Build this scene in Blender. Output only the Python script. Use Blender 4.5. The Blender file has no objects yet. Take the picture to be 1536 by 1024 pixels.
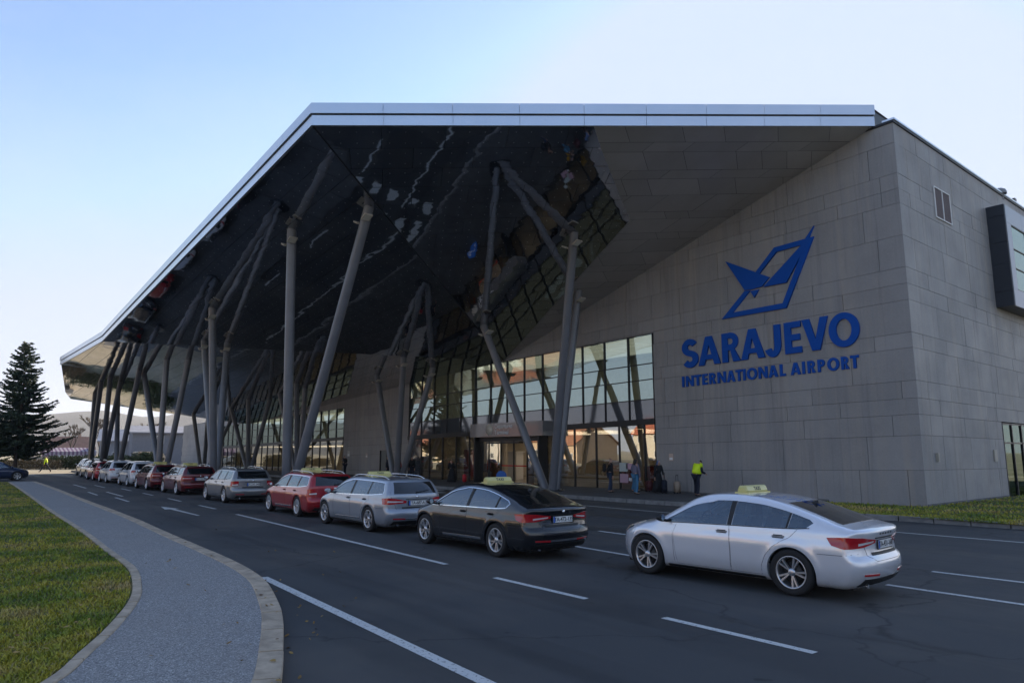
EXPO = 1.2
HAZE = 0.00022
SKYCAP = (2.8, 3.2, 3.95)
VEIL = (2.65, 3.0, 3.65)
import bpy, bmesh, math, random
import numpy as np
from mathutils import Vector, Matrix
from mathutils.bvhtree import BVHTree
R = math.radians
sc = bpy.context.scene
COL = sc.collection
rnd = random.Random(7)

# ------------------------------------------------------------------ helpers
def link(o, parent=None):
    COL.objects.link(o)
    if parent is not None:
        o.parent = parent
    return o

def tag(o, label=None, cat=None, group=None, kind=None):
    if label: o['label'] = label
    if cat: o['category'] = cat
    if group: o['group'] = group
    if kind: o['kind'] = kind
    return o

def empty(name, loc, rz=0.0, label=None, cat=None, group=None):
    o = bpy.data.objects.new(name, None)
    o.empty_display_size = 0.3
    o.location = loc; o.rotation_euler = (0, 0, rz)
    COL.objects.link(o)
    return tag(o, label, cat, group)

def copy_tree(o, parent=None):
    c = o.copy(); COL.objects.link(c)
    if parent is not None: c.parent = parent
    for ch in list(o.children):
        copy_tree(ch, c)
    return c

def mesh_obj(name, me, mats, parent=None, org=None):
    if org is not None:
        me.transform(Matrix.Translation(-Vector(org)))
    if not isinstance(mats, (list, tuple)): mats = [mats]
    for m in mats: me.materials.append(m)
    return link(bpy.data.objects.new(name, me), parent)

class MB:
    """collects faces; build() makes one mesh object"""
    def __init__(s): s.v = []; s.f = []; s.m = []; s.sm = []
    def add(s, vs, fs, mi=0, smooth=False):
        b = len(s.v); s.v.extend([tuple(map(float, p)) for p in vs])
        for f in fs:
            s.f.append([b + i for i in f]); s.m.append(mi); s.sm.append(smooth)
    def quad(s, a, b, c, d, mi=0): s.add([a, b, c, d], [(0, 1, 2, 3)], mi)
    def poly(s, pts, mi=0): s.add(pts, [tuple(range(len(pts)))], mi)
    def box(s, x0, x1, y0, y1, z0, z1, mi=0):
        v = [(x0, y0, z0), (x1, y0, z0), (x1, y1, z0), (x0, y1, z0), (x0, y0, z1), (x1, y0, z1), (x1, y1, z1), (x0, y1, z1)]
        s.add(v, [(3, 2, 1, 0), (4, 5, 6, 7), (0, 1, 5, 4), (1, 2, 6, 5), (2, 3, 7, 6), (3, 0, 4, 7)], mi)
    def hexa(s, v, mi=0):
        s.add(v, [(3, 2, 1, 0), (4, 5, 6, 7), (0, 1, 5, 4), (1, 2, 6, 5), (2, 3, 7, 6), (3, 0, 4, 7)], mi)
    def tube(s, p0, p1, r0, r1=None, n=12, mi=0, cap=True):
        r1 = r0 if r1 is None else r1
        p0 = Vector(p0); p1 = Vector(p1); d = (p1 - p0)
        if d.length < 1e-6: return
        q = d.to_track_quat('Z', 'Y'); vs = []
        for p, r in ((p0, r0), (p1, r1)):
            for i in range(n):
                a = 2 * math.pi * i / n
                vs.append(p + q @ Vector((r * math.cos(a), r * math.sin(a), 0)))
        s.add(vs, [(i, (i + 1) % n, n + (i + 1) % n, n + i) for i in range(n)], mi, True)
        if cap:
            s.add([vs[i] for i in range(n)], [tuple(reversed(range(n)))], mi)
            s.add([vs[n + i] for i in range(n)], [tuple(range(n))], mi)
    def path(s, pts, r, n=8, mi=0):
        for i in range(len(pts) - 1):
            a = r[i] if isinstance(r, (list, tuple)) else r
            b = r[i + 1] if isinstance(r, (list, tuple)) else r
            s.tube(pts[i], pts[i + 1], a, b, n, mi)
    def prism(s, poly, z0, z1, mi=0):
        n = len(poly)
        vs = [(x, y, z0) for x, y in poly] + [(x, y, z1) for x, y in poly]
        s.add(vs, [tuple(reversed(range(n))), tuple(range(n, 2 * n))] + [(i, (i + 1) % n, n + (i + 1) % n, n + i) for i in range(n)], mi)
    def lathe(s, prof, n=32, mi=0, axis='y', c=(0, 0, 0), close=False):
        """prof: (radius, offset along axis)"""
        vs = []; k = len(prof)
        for i in range(n):
            a = 2 * math.pi * i / n
            for r, h in prof:
                if axis == 'y': vs.append((c[0] + r * math.cos(a), c[1] + h, c[2] + r * math.sin(a)))
                elif axis == 'z': vs.append((c[0] + r * math.cos(a), c[1] + r * math.sin(a), c[2] + h))
                else: vs.append((c[0] + h, c[1] + r * math.cos(a), c[2] + r * math.sin(a)))
        fs = []
        for i in range(n):
            j = (i + 1) % n
            for q in range(k - 1):
                fs.append((i * k + q, j * k + q, j * k + q + 1, i * k + q + 1))
        s.add(vs, fs, mi, True)
    def mesh(s, name):
        me = bpy.data.meshes.new(name)
        me.from_pydata(s.v, [], s.f)
        me.polygons.foreach_set('material_index', s.m)
        me.polygons.foreach_set('use_smooth', s.sm)
        me.update()
        return me
    def build(s, name, mats, parent=None, org=None, sharp=None):
        me = s.mesh(name)
        o = mesh_obj(name, me, mats, parent, org)
        if sharp: me.set_sharp_from_angle(angle=R(sharp))
        return o

def curve_mesh(name, polys, depth, bevel=0.0):
    """2D polygons (holes by even-odd) to a solid mesh in the XY plane, z 0..depth"""
    cu = bpy.data.curves.new(name, 'CURVE'); cu.dimensions = '2D'; cu.fill_mode = 'BOTH'
    cu.extrude = depth / 2
    if bevel: cu.bevel_depth = bevel; cu.offset = -bevel
    for p in polys:
        sp = cu.splines.new('POLY'); sp.points.add(len(p) - 1)
        for i, (x, y) in enumerate(p): sp.points[i].co = (x, y, 0, 1)
        sp.use_cyclic_u = True
    ob = bpy.data.objects.new(name, cu)
    me = bpy.data.meshes.new_from_object(ob)
    bpy.data.objects.remove(ob); bpy.data.curves.remove(cu)
    me.name = name
    me.transform(Matrix.Translation((0, 0, depth / 2)))
    return me

def text_mesh(name, body, size, depth=0.0, offset=0.0, align='CENTER', spacing=1.0):
    cu = bpy.data.curves.new(name, 'FONT'); cu.body = body; cu.size = size; cu.extrude = depth / 2
    cu.offset = offset; cu.align_x = align; cu.align_y = 'CENTER'; cu.space_character = spacing
    cu.resolution_u = 3
    ob = bpy.data.objects.new(name, cu)
    me = bpy.data.meshes.new_from_object(ob)
    bpy.data.objects.remove(ob); bpy.data.curves.remove(cu)
    me.name = name
    return me

# ------------------------------------------------------------------ materials
def newmat(name):
    m = bpy.data.materials.new(name); m.use_nodes = True
    nt = m.node_tree; b = nt.nodes['Principled BSDF']
    return m, nt, b

def N(nt, t, **kw):
    n = nt.nodes.new(t)
    for k, v in kw.items():
        if k in n.inputs: n.inputs[k].default_value = v
        else: setattr(n, k, v)
    return n

def setin(b, **kw):
    for k, v in kw.items():
        k = k.replace('_', ' ')
        if k in b.inputs:
            b.inputs[k].default_value = (*v, 1) if isinstance(v, tuple) and len(v) == 3 else v

def coords(nt, scale=(1, 1, 1), src='Object'):
    tc = N(nt, 'ShaderNodeTexCoord'); mp = N(nt, 'ShaderNodeMapping')
    mp.inputs['Scale'].default_value = scale
    nt.links.new(tc.outputs[src], mp.inputs['Vector'])
    return mp.outputs['Vector']

def noise(nt, vec, scale, detail=4, rough=0.55, dist=0.0):
    n = N(nt, 'ShaderNodeTexNoise'); n.inputs['Scale'].default_value = scale
    n.inputs['Detail'].default_value = detail; n.inputs['Roughness'].default_value = rough
    n.inputs['Distortion'].default_value = dist
    nt.links.new(vec, n.inputs['Vector'])
    return n.outputs['Fac']

def ramp(nt, fac, stops):
    r = N(nt, 'ShaderNodeValToRGB'); e = r.color_ramp.elements
    while len(e) < len(stops): e.new(0.5)
    for i, (p, c) in enumerate(stops):
        e[i].position = p; e[i].color = (*c, 1) if isinstance(c, tuple) else (c, c, c, 1)
    nt.links.new(fac, r.inputs['Fac'])
    return r.outputs['Color']

def mix(nt, fac, a, b, mode='MIX'):
    m = N(nt, 'ShaderNodeMix'); m.data_type = 'RGBA'; m.blend_type = mode
    for sock, val in (('Factor', fac), ('A', a), ('B', b)):
        i = [s for s in m.inputs if s.name == sock and (s.type == ('VALUE' if sock == 'Factor' else 'RGBA'))][0]
        if isinstance(val, (int, float)): i.default_value = val
        elif isinstance(val, tuple): i.default_value = (*val, 1)
        else: nt.links.new(val, i)
    return [s for s in m.outputs if s.type == 'RGBA'][0]

def bump(nt, b, h, strength=0.3, dist=0.01):
    n = N(nt, 'ShaderNodeBump'); n.inputs['Strength'].default_value = strength; n.inputs['Distance'].default_value = dist
    nt.links.new(h, n.inputs['Height']); nt.links.new(n.outputs['Normal'], b.inputs['Normal'])
    return n

def simple(name, col, rough=0.5, metal=0.0, coat=0.0, var=0.0, vscale=3.0, bumps=0.0, bscale=60.0, bdist=0.003, **kw):
    m, nt, b = newmat(name)
    setin(b, Base_Color=col, Roughness=rough, Metallic=metal, Coat_Weight=coat, Coat_Roughness=0.04, **kw)
    v = None
    if var or bumps: v = coords(nt)
    if var:
        f = noise(nt, v, vscale, 5, 0.6)
        lo = tuple(max(0, c * (1 - var)) for c in col); hi = tuple(c * (1 + var) for c in col)
        nt.links.new(ramp(nt, f, [(0.3, lo), (0.7, hi)]), b.inputs['Base Color'])
    if bumps:
        bump(nt, b, noise(nt, v, bscale, 3), bumps, bdist)
    return m

DUST = 0.12
def paint(name, col, metal=0.25, rough=0.32, flake=0.06):
    m, nt, b = newmat(name)
    setin(b, Base_Color=col, Roughness=rough, Metallic=metal, Coat_Weight=1.0, Coat_Roughness=0.03)
    v = coords(nt)
    # thin road dust low on the body
    sp = N(nt, 'ShaderNodeSeparateXYZ'); nt.links.new(v, sp.inputs[0])
    mr = N(nt, 'ShaderNodeMapRange'); mr.inputs['From Min'].default_value = 0.55; mr.inputs['From Max'].default_value = 0.15
    nt.links.new(sp.outputs['Z'], mr.inputs['Value'])
    nz = noise(nt, v, 5.0, 6, 0.7)
    mu = N(nt, 'ShaderNodeMath', operation='MULTIPLY'); nt.links.new(mr.outputs[0], mu.inputs[0]); nt.links.new(nz, mu.inputs[1])
    m2 = N(nt, 'ShaderNodeMath', operation='MULTIPLY'); nt.links.new(mu.outputs[0], m2.inputs[0]); m2.inputs[1].default_value = DUST if name == 'black_paint' else 0.45
    nt.links.new(mix(nt, m2.outputs[0], col, (0.13, 0.12, 0.11)), b.inputs['Base Color'])
    ad = N(nt, 'ShaderNodeMath', operation='MULTIPLY_ADD'); nt.links.new(mu.outputs[0], ad.inputs[0]); ad.inputs[1].default_value = 0.6; ad.inputs[2].default_value = 0.03
    nt.links.new(ad.outputs[0], b.inputs['Coat Roughness'])
    return m

def glassmat(name, tint, refl=0.25, trans=(0.2, 0.25, 0.27), rough=0.01, wav=0.0, wscale=0.5, cam=1.5):
    """reflecting pane over a tinted see-through one"""
    m, nt, b = newmat(name); nt.nodes.remove(b)
    out = nt.nodes['Material Output']
    g = N(nt, 'ShaderNodeBsdfGlossy'); g.inputs['Color'].default_value = (*tint, 1); g.inputs['Roughness'].default_value = rough
    t = N(nt, 'ShaderNodeBsdfTransparent'); t.inputs['Color'].default_value = (*trans, 1)
    fr = N(nt, 'ShaderNodeFresnel'); fr.inputs['IOR'].default_value = cam
    mr = N(nt, 'ShaderNodeMapRange'); mr.inputs['To Min'].default_value = refl; mr.inputs['To Max'].default_value = 1.0
    nt.links.new(fr.outputs[0], mr.inputs['Value'])
    mx = N(nt, 'ShaderNodeMixShader'); nt.links.new(mr.outputs[0], mx.inputs[0])
    nt.links.new(t.outputs[0], mx.inputs[1]); nt.links.new(g.outputs[0], mx.inputs[2])
    nt.links.new(mx.outputs[0], out.inputs['Surface'])
    if wav:
        v = coords(nt); n = N(nt, 'ShaderNodeBump'); n.inputs['Strength'].default_value = wav; n.inputs['Distance'].default_value = 0.02
        nt.links.new(noise(nt, v, wscale, 2), n.inputs['Height'])
        nt.links.new(n.outputs[0], g.inputs['Normal']); nt.links.new(n.outputs[0], fr.inputs['Normal'])
    return m

# asphalt road
def mk_asphalt():
    m, nt, b = newmat('asphalt')
    v = coords(nt); vs = coords(nt, (0.06, 1.0, 1.0))
    fine = noise(nt, v, 90, 3, 0.7); mid = noise(nt, v, 2.2, 6, 0.6); big = noise(nt, v, 0.22, 4, 0.6)
    tr = noise(nt, vs, 0.9, 4, 0.6)
    c1 = ramp(nt, fine, [(0.3, (0.018, 0.019, 0.021)), (0.70, (0.085, 0.086, 0.088))])
    c2 = mix(nt, ramp(nt, mid, [(0.35, 0.0), (0.75, 0.45)]), c1, (0.055, 0.055, 0.056))
    c3 = mix(nt, ramp(nt, tr, [(0.44, 0.0), (0.58, 0.65)]), c2, (0.020, 0.021, 0.023))
    c4 = mix(nt, ramp(nt, big, [(0.46, 0.0), (0.62, 0.6)]), c3, (0.095, 0.086, 0.076))
    nt.links.new(c4, b.inputs['Base Color'])
    # oil drips and repair patches
    oil = noise(nt, v, 3.1, 4, 0.5); c4 = mix(nt, ramp(nt, oil, [(0.68, 0.0), (0.74, 0.75)]), c4, (0.012, 0.012, 0.013))
    vb = N(nt, 'ShaderNodeTexVoronoi', distance='CHEBYCHEV'); vb.inputs['Scale'].default_value = 0.11; vb.inputs['Randomness'].default_value = 0.8; nt.links.new(v, vb.inputs['Vector'])
    sp2 = N(nt, 'ShaderNodeSeparateColor'); nt.links.new(vb.outputs['Color'], sp2.inputs[0])
    pm_ = N(nt, 'ShaderNodeMath', operation='MULTIPLY'); nt.links.new(ramp(nt, sp2.outputs[0], [(0.74, 0.0), (0.75, 1.0)]), pm_.inputs[0]); nt.links.new(ramp(nt, vb.outputs['Distance'], [(0.22, 0.6), (0.225, 0.0)]), pm_.inputs[1])
    c4 = mix(nt, pm_.outputs[0], c4, (0.022, 0.023, 0.025))
    # cracks
    vo = N(nt, 'ShaderNodeTexVoronoi', feature='DISTANCE_TO_EDGE'); vo.inputs['Scale'].default_value = 0.16
    wn = N(nt, 'ShaderNodeTexNoise'); wn.inputs['Scale'].default_value = 0.8; wn.inputs['Detail'].default_value = 5
    nt.links.new(v, wn.inputs['Vector'])
    va = N(nt, 'ShaderNodeVectorMath', operation='MULTIPLY_ADD'); va.inputs[1].default_value = (2.2, 2.2, 0)
    nt.links.new(wn.outputs['Color'], va.inputs[0]); nt.links.new(v, va.inputs[2]); nt.links.new(va.outputs[0], vo.inputs['Vector'])
    cr = ramp(nt, vo.outputs['Distance'], [(0.0, 0.9), (0.006, 0.0)])
    nt.links.new(mix(nt, cr, c4, (0.014, 0.014, 0.015)), b.inputs['Base Color'])
    setin(b, Roughness=0.8)
    nt.links.new(ramp(nt, tr, [(0.4, 0.82), (0.62, 0.62)]), b.inputs['Roughness'])
    bump(nt, b, fine, 0.55, 0.006)
    return m
M = {}
M["asphalt"] = mk_asphalt()

def mk_path():
    m, nt, b = newmat('path_asphalt')
    v = coords(nt)
    vo = N(nt, 'ShaderNodeTexVoronoi'); vo.inputs['Scale'].default_value = 75; nt.links.new(v, vo.inputs['Vector'])
    f = noise(nt, v, 110, 2, 0.7); big = noise(nt, v, 0.7, 5, 0.6)
    sep = N(nt, 'ShaderNodeSeparateColor'); nt.links.new(vo.outputs['Color'], sep.inputs[0])
    c = ramp(nt, sep.outputs[0], [(0.0, (0.15, 0.142, 0.135)), (0.5, (0.31, 0.295, 0.28)), (0.85, (0.42, 0.40, 0.375)), (1.0, (0.62, 0.59, 0.55))])
    c = mix(nt, ramp(nt, f, [(0.35, 0.5), (0.6, 0.0)]), c, (0.09, 0.095, 0.105))
    c = mix(nt, ramp(nt, big, [(0.4, 0.0), (0.7, 0.35)]), c, (0.24, 0.215, 0.19))
    nt.links.new(c, b.inputs['Base Color']); setin(b, Roughness=0.85)
    bump(nt, b, vo.outputs['Distance'], 0.4, 0.004)
    return m
M['path'] = mk_path()
M['added_field'] = simple('added_field_green', (0.17, 0.17, 0.10), 0.95, var=0.4, vscale=0.15)

def mk_ground():
    m, nt, b = newmat('dry_ground')
    v = coords(nt)
    c = ramp(nt, noise(nt, v, 0.05, 6, 0.65), [(0.35, (0.14, 0.14, 0.06)), (0.5, (0.30, 0.25, 0.16)), (0.65, (0.42, 0.35, 0.26))])
    c = mix(nt, ramp(nt, noise(nt, v, 1.5, 5), [(0.4, 0.0), (0.7, 0.5)]), c, (0.17, 0.15, 0.09))
    nt.links.new(c, b.inputs['Base Color']); setin(b, Roughness=0.95)
    return m
M['ground'] = mk_ground()

def mk_soil():
    m, nt, b = newmat('lawn_soil')
    v = coords(nt)
    c = ramp(nt, noise(nt, v, 0.55, 6, 0.65), [(0.36, (0.035, 0.06, 0.012)), (0.5, (0.075, 0.095, 0.018)), (0.62, (0.15, 0.12, 0.035))])
    c = mix(nt, ramp(nt, noise(nt, v, 30, 3, 0.8), [(0.45, 0.0), (0.65, 0.7)]), c, (0.035, 0.045, 0.012))
    nt.links.new(c, b.inputs['Base Color']); setin(b, Roughness=0.95)
    bump(nt, b, noise(nt, v, 40, 3), 0.8, 0.03)
    return m
M['soil'] = mk_soil()

def mk_blade():
    m, nt, b = newmat('grass_blade')
    v = coords(nt, src='Object')
    gi = N(nt, 'ShaderNodeNewGeometry')
    pat = noise(nt, v, 0.55, 5, 0.62)
    c = ramp(nt, pat, [(0.36, (0.10, 0.17, 0.012)), (0.46, (0.24, 0.29, 0.016)), (0.55, (0.50, 0.42, 0.04)), (0.66, (0.52, 0.36, 0.14))])
    c = mix(nt, ramp(nt, gi.outputs['Random Per Island'], [(0.0, 0.0), (1.0, 0.55)]), c, (0.13, 0.16, 0.02))
    c = mix(nt, ramp(nt, gi.outputs['Random Per Island'], [(0.86, 0.0), (0.9, 0.7)]), c, (0.30, 0.22, 0.10))
    nt.links.new(c, b.inputs['Base Color']); setin(b, Roughness=0.6)
    if 'Subsurface Weight' in b.inputs: b.inputs['Subsurface Weight'].default_value = 0.0
    return m
M['blade'] = mk_blade()

def mk_clad(name, a, bb, stain):
    m, nt, b = newmat(name)
    v = coords(nt); gi = N(nt, 'ShaderNodeNewGeometry')
    c = ramp(nt, gi.outputs['Random Per Island'], [(0.0, a), (1.0, bb)])
    streak = noise(nt, coords(nt, (2.2, 2.2, 0.10)), 1.0, 6, 0.65)
    blot = noise(nt, v, 0.45, 6, 0.65); fine = noise(nt, v, 14, 5, 0.7)
    c = mix(nt, ramp(nt, streak, [(0.46, 0.0), (0.72, 0.6)]), c, stain)
    c = mix(nt, ramp(nt, blot, [(0.42, 0.0), (0.72, 0.4)]), c, tuple(x * 0.72 for x in a))
    c = mix(nt, ramp(nt, fine, [(0.4, 0.0), (0.75, 0.3)]), c, tuple(x * 1.25 for x in bb))
    dk = noise(nt, coords(nt, (3.5, 3.5, 0.16)), 1.0, 5, 0.7)
    c = mix(nt, ramp(nt, dk, [(0.52, 0.0), (0.72, 0.4)]), c, tuple(x * 0.5 for x in a))
    # small white lime drips
    dr = noise(nt, coords(nt, (9, 9, 0.8)), 1.0, 3, 0.5)
    c = mix(nt, ramp(nt, dr, [(0.76, 0.0), (0.80, 0.35)]), c, (0.45, 0.45, 0.45))
    nt.links.new(c, b.inputs['Base Color']); setin(b, Roughness=0.55)
    nt.links.new(ramp(nt, blot, [(0.3, 0.46), (0.7, 0.68)]), b.inputs['Roughness'])
    bump(nt, b, fine, 0.25, 0.004)
    return m
M['clad'] = mk_clad('stone_cladding', (0.262, 0.256, 0.252), (0.315, 0.307, 0.302), (0.40, 0.345, 0.29))
M['backing'] = simple('joint_shadow_gap', (0.03, 0.03, 0.033), 0.9)
M['kerb'] = simple('kerb_stone', (0.43, 0.34, 0.245), 0.85, var=0.3, vscale=4, bumps=0.4, bscale=60, bdist=0.004)
M['kerbgrey'] = simple('grey_kerb_stone', (0.20, 0.195, 0.19), 0.85, var=0.3, vscale=3, bumps=0.4)
M['pave'] = simple('paving', (0.085, 0.083, 0.082), 0.8, var=0.25, vscale=1.2, bumps=0.3)
M['plinth'] = simple('plinth_concrete', (0.16, 0.155, 0.15), 0.9, var=0.2)

def mk_soffit():
    m, nt, b = newmat('soffit_mirror')
    uv = N(nt, 'ShaderNodeTexCoord').outputs['UV']
    setin(b, Metallic=1.0, Roughness=0.035)
    br = N(nt, 'ShaderNodeTexBrick'); br.offset = 0.5
    br.inputs['Color1'].default_value = (0.48, 0.49, 0.515, 1); br.inputs['Color2'].default_value = (0.56, 0.57, 0.59, 1)
    br.inputs['Mortar'].default_value = (0.05, 0.05, 0.05, 1); br.inputs['Scale'].default_value = 1.0
    br.inputs['Mortar Size'].default_value = 0.012; br.inputs['Brick Width'].default_value = 2.4; br.inputs['Row Height'].default_value = 1.2
    nt.links.new(uv, br.inputs['Vector'])
    # rivet dots
    vd = N(nt, 'ShaderNodeVectorMath', operation='SCALE'); vd.inputs['Scale'].default_value = 1.0 / 0.6; nt.links.new(uv, vd.inputs[0])
    fr = N(nt, 'ShaderNodeVectorMath', operation='FRACTION'); nt.links.new(vd.outputs[0], fr.inputs[0])
    sb = N(nt, 'ShaderNodeVectorMath', operation='DISTANCE'); nt.links.new(fr.outputs[0], sb.inputs[0]); sb.inputs[1].default_value = (0.5, 0.5, 0)
    sx = N(nt, 'ShaderNodeSeparateXYZ'); nt.links.new(fr.outputs[0], sx.inputs[0])
    cb = N(nt, 'ShaderNodeCombineXYZ'); nt.links.new(sx.outputs[0], cb.inputs[0]); nt.links.new(sx.outputs[1], cb.inputs[1])
    nt.links.new(cb.outputs[0], sb.inputs[0])
    dot = ramp(nt, sb.outputs['Value'], [(0.022, 1.0), (0.03, 0.0)])
    col = mix(nt, dot, br.outputs['Color'], (0.6, 0.58, 0.55))
    nt.links.new(col, b.inputs['Base Color'])
    rr = mix(nt, dot, mix(nt, br.outputs['Fac'], (0.03, 0.03, 0.03), (0.6, 0.6, 0.6)), (0.7, 0.7, 0.7))
    nt.links.new(rr, b.inputs['Roughness'])
    # every sheet is a little dished: waves plus panel-to-panel changes
    sc2 = N(nt, 'ShaderNodeMapping'); sc2.inputs['Scale'].default_value = (0.55, 1.0, 1.0); nt.links.new(uv, sc2.inputs['Vector'])
    nz = noise(nt, sc2.outputs[0], 0.9, 2, 0.4)
    n2 = noise(nt, uv, 0.25, 1, 0.4)
    ad = N(nt, 'ShaderNodeMath', operation='ADD'); nt.links.new(nz, ad.inputs[0]); nt.links.new(n2, ad.inputs[1])
    bump(nt, b, ad.outputs[0], 1.0, 0.011)
    return m
M['soffit'] = mk_soffit()
M['fascia'] = simple('aluminium_fascia', (0.62, 0.66, 0.72), 0.22, 0.75, var=0.04, vscale=0.5)
M['darkmetal'] = simple('dark_metal', (0.022, 0.024, 0.028), 0.4, 0.3)
M['frame'] = simple('window_frame', (0.018, 0.019, 0.021), 0.4, 0.3)
M['column'] = simple('column_paint', (0.15, 0.155, 0.17), 0.38, 0.0, 0.15, var=0.12, vscale=1.2)
M['lampm'] = simple('floodlight_housing', (0.42, 0.38, 0.32), 0.5)
M['lens'] = simple('floodlight_lens', (0.7, 0.68, 0.6), 0.15, coat=1.0)
M['glass_up'] = glassmat('curtain_glass', (0.52, 0.64, 0.62), 0.46, (0.45, 0.54, 0.47), wav=0.10, wscale=0.6)
M['glass_lo'] = glassmat('shopfront_glass', (0.88, 0.88, 0.82), 0.42, (0.50, 0.50, 0.44), wav=0.07, wscale=0.6)
M['spandrel'] = simple('spandrel_glass', (0.07, 0.075, 0.085), 0.05, coat=1.0, Specular_IOR_Level=1.0)
M['blue'] = simple('sign_blue', (0.002, 0.075, 0.38), 0.6, Specular_IOR_Level=0.2)
M['white'] = simple('white_paint', (0.75, 0.75, 0.74), 0.5)
M['roof'] = simple('roof_sheet', (0.25, 0.26, 0.28), 0.6)
M['conc'] = simple('inside_plaster', (0.56, 0.52, 0.45), 0.8, var=0.1)
M['floor'] = simple('inside_floor', (0.20, 0.18, 0.16), 0.25)
M['wood'] = simple('inside_wood', (0.30, 0.15, 0.06), 0.5, var=0.25)

def mk_line():
    m, nt, b = newmat('road_paint')
    v = coords(nt)
    setin(b, Base_Color=(0.60, 0.60, 0.58), Roughness=0.6)
    t = N(nt, 'ShaderNodeBsdfTransparent'); mx = N(nt, 'ShaderNodeMixShader')
    f = ramp(nt, noise(nt, v, 22, 6, 0.75), [(0.56, 0.0), (0.64, 0.9)])
    nt.links.new(f, mx.inputs[0]); nt.links.new(b.outputs[0], mx.inputs[1]); nt.links.new(t.outputs[0], mx.inputs[2])
    nt.links.new(mx.outputs[0], nt.nodes['Material Output'].inputs['Surface'])
    return m
M['line'] = mk_line()

def mk_refl_grey():  # sheet greys painted as the stone wall's reflection in the soffit
    m, nt, b = newmat('soffit_painted_reflection'); gi = N(nt, 'ShaderNodeNewGeometry'); v = coords(nt)
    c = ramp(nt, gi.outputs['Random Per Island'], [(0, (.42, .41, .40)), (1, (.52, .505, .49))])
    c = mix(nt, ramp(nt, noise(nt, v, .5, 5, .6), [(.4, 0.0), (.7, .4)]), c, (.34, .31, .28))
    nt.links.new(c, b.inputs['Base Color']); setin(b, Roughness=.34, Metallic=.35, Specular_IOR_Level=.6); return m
M['refl_grey'] = mk_refl_grey()
M['glass_side'] = glassmat('side_glass', (0.5, 0.62, 0.55), 0.18, (0.30, 0.36, 0.30), wav=0.10, wscale=0.6)
# ------------------------------------------------------------------ camera
H = 2.15
cam = bpy.data.cameras.new('camera'); co = bpy.data.objects.new('camera', cam); COL.objects.link(co)
cam.sensor_width = 36; cam.lens = 1050 / 1536 * 36; cam.clip_end = 12000; cam.clip_start = 0.1
co.location = (0, 0, H)
co.rotation_euler = (R(90) + math.atan(166 / 1050), 0, R(51))
sc.camera = co

# ------------------------------------------------------------------ light
SUN_AZ, SUN_EL = 122.0, 21.0
w = bpy.data.worlds.new('World'); sc.world = w; w.use_nodes = True
nt = w.node_tree; bg = nt.nodes['Background']
sky = nt.nodes.new('ShaderNodeTexSky'); sky.sky_type = 'NISHITA'; sky.sun_disc = False
sky.sun_elevation = R(SUN_EL); sky.sun_rotation = R(90 - SUN_AZ)
sky.air_density = 1.0; sky.dust_density = 0.35; sky.ozone_density = 2.2; sky.altitude = 500
# thin high veil of cloud over the clear sky, thickest towards the horizon
tc = nt.nodes.new('ShaderNodeTexCoord'); sx_ = nt.nodes.new('ShaderNodeSeparateXYZ'); nt.links.new(tc.outputs['Generated'], sx_.inputs[0])
vm = nt.nodes.new('ShaderNodeMapping'); vm.inputs['Scale'].default_value = (1.0, 1.6, 4.0); vm.inputs['Rotation'].default_value = (0, .2, .6); nt.links.new(tc.outputs['Generated'], vm.inputs[0])
vn = noise(nt, vm.outputs[0], 1.6, 6, .55, .4)
va_ = nt.nodes.new('ShaderNodeMath'); va_.operation = 'MULTIPLY_ADD'; va_.inputs[1].default_value = .35; nt.links.new(vn, va_.inputs[0]); nt.links.new(sx_.outputs['Z'], va_.inputs[2])
veil = ramp(nt, va_.outputs[0], [(0.14, .92), (.34, .70), (.52, .34), (.68, .10)])
capm = mix(nt, 1.0, sky.outputs[0], SKYCAP, 'DARKEN')
capm = mix(nt, 1.0, capm, (0.86, 0.90, 0.98), 'MULTIPLY')
nt.links.new(mix(nt, veil, capm, VEIL), bg.inputs['Color']); bg.inputs['Strength'].default_value = 0.12
sl = bpy.data.lights.new('sun', 'SUN'); sl.energy = 5.0; sl.angle = R(0.5); sl.color = (1.0, 0.86, 0.68)
so = bpy.data.objects.new('sun', sl); COL.objects.link(so)
sd = Vector((math.cos(R(SUN_AZ)) * math.cos(R(SUN_EL)), math.sin(R(SUN_AZ)) * math.cos(R(SUN_EL)), math.sin(R(SUN_EL))))
so.rotation_euler = sd.to_track_quat('Z', 'Y').to_euler(); so.location = (-40, 90, 60)
vs_ = sc.view_settings; vs_.view_transform = 'Standard'; vs_.look = 'None'; vs_.gamma = 1; vs_.use_curve_mapping = False
vs_.exposure = EXPO

# ------------------------------------------------------------------ ground
b = MB(); b.quad((-3000, -3000, -0.03), (3000, -3000, -0.03), (3000, 3000, -0.03), (-3000, 3000, -0.03))
tag(b.build('ground', M['ground']), kind='structure')
b = MB(); b.quad((-60.9, -200, -.015), (300, -200, -.015), (300, -1.2, -.015), (-60.9, -1.2, -.015)); tag(b.build('added_field', M['added_field']), kind='structure')  # unseen field added to darken car reflections and cut warm bounce
b = MB()
b.poly([(60, -1.0, 0), (60, 24.6, 0), (-82, 24.6, 0), (-86, 16, 0), (-86, 7.5, 0), (-82, 6.0, 0), (-82, -40, 0), (-62, -40, 0), (-62, 3.0, 0), (-50, 3.0, 0), (-12, 2.5, 0), (-3.5, -1.0, 0)])
tag(b.build('road', M['asphalt']), kind='structure')

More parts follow.
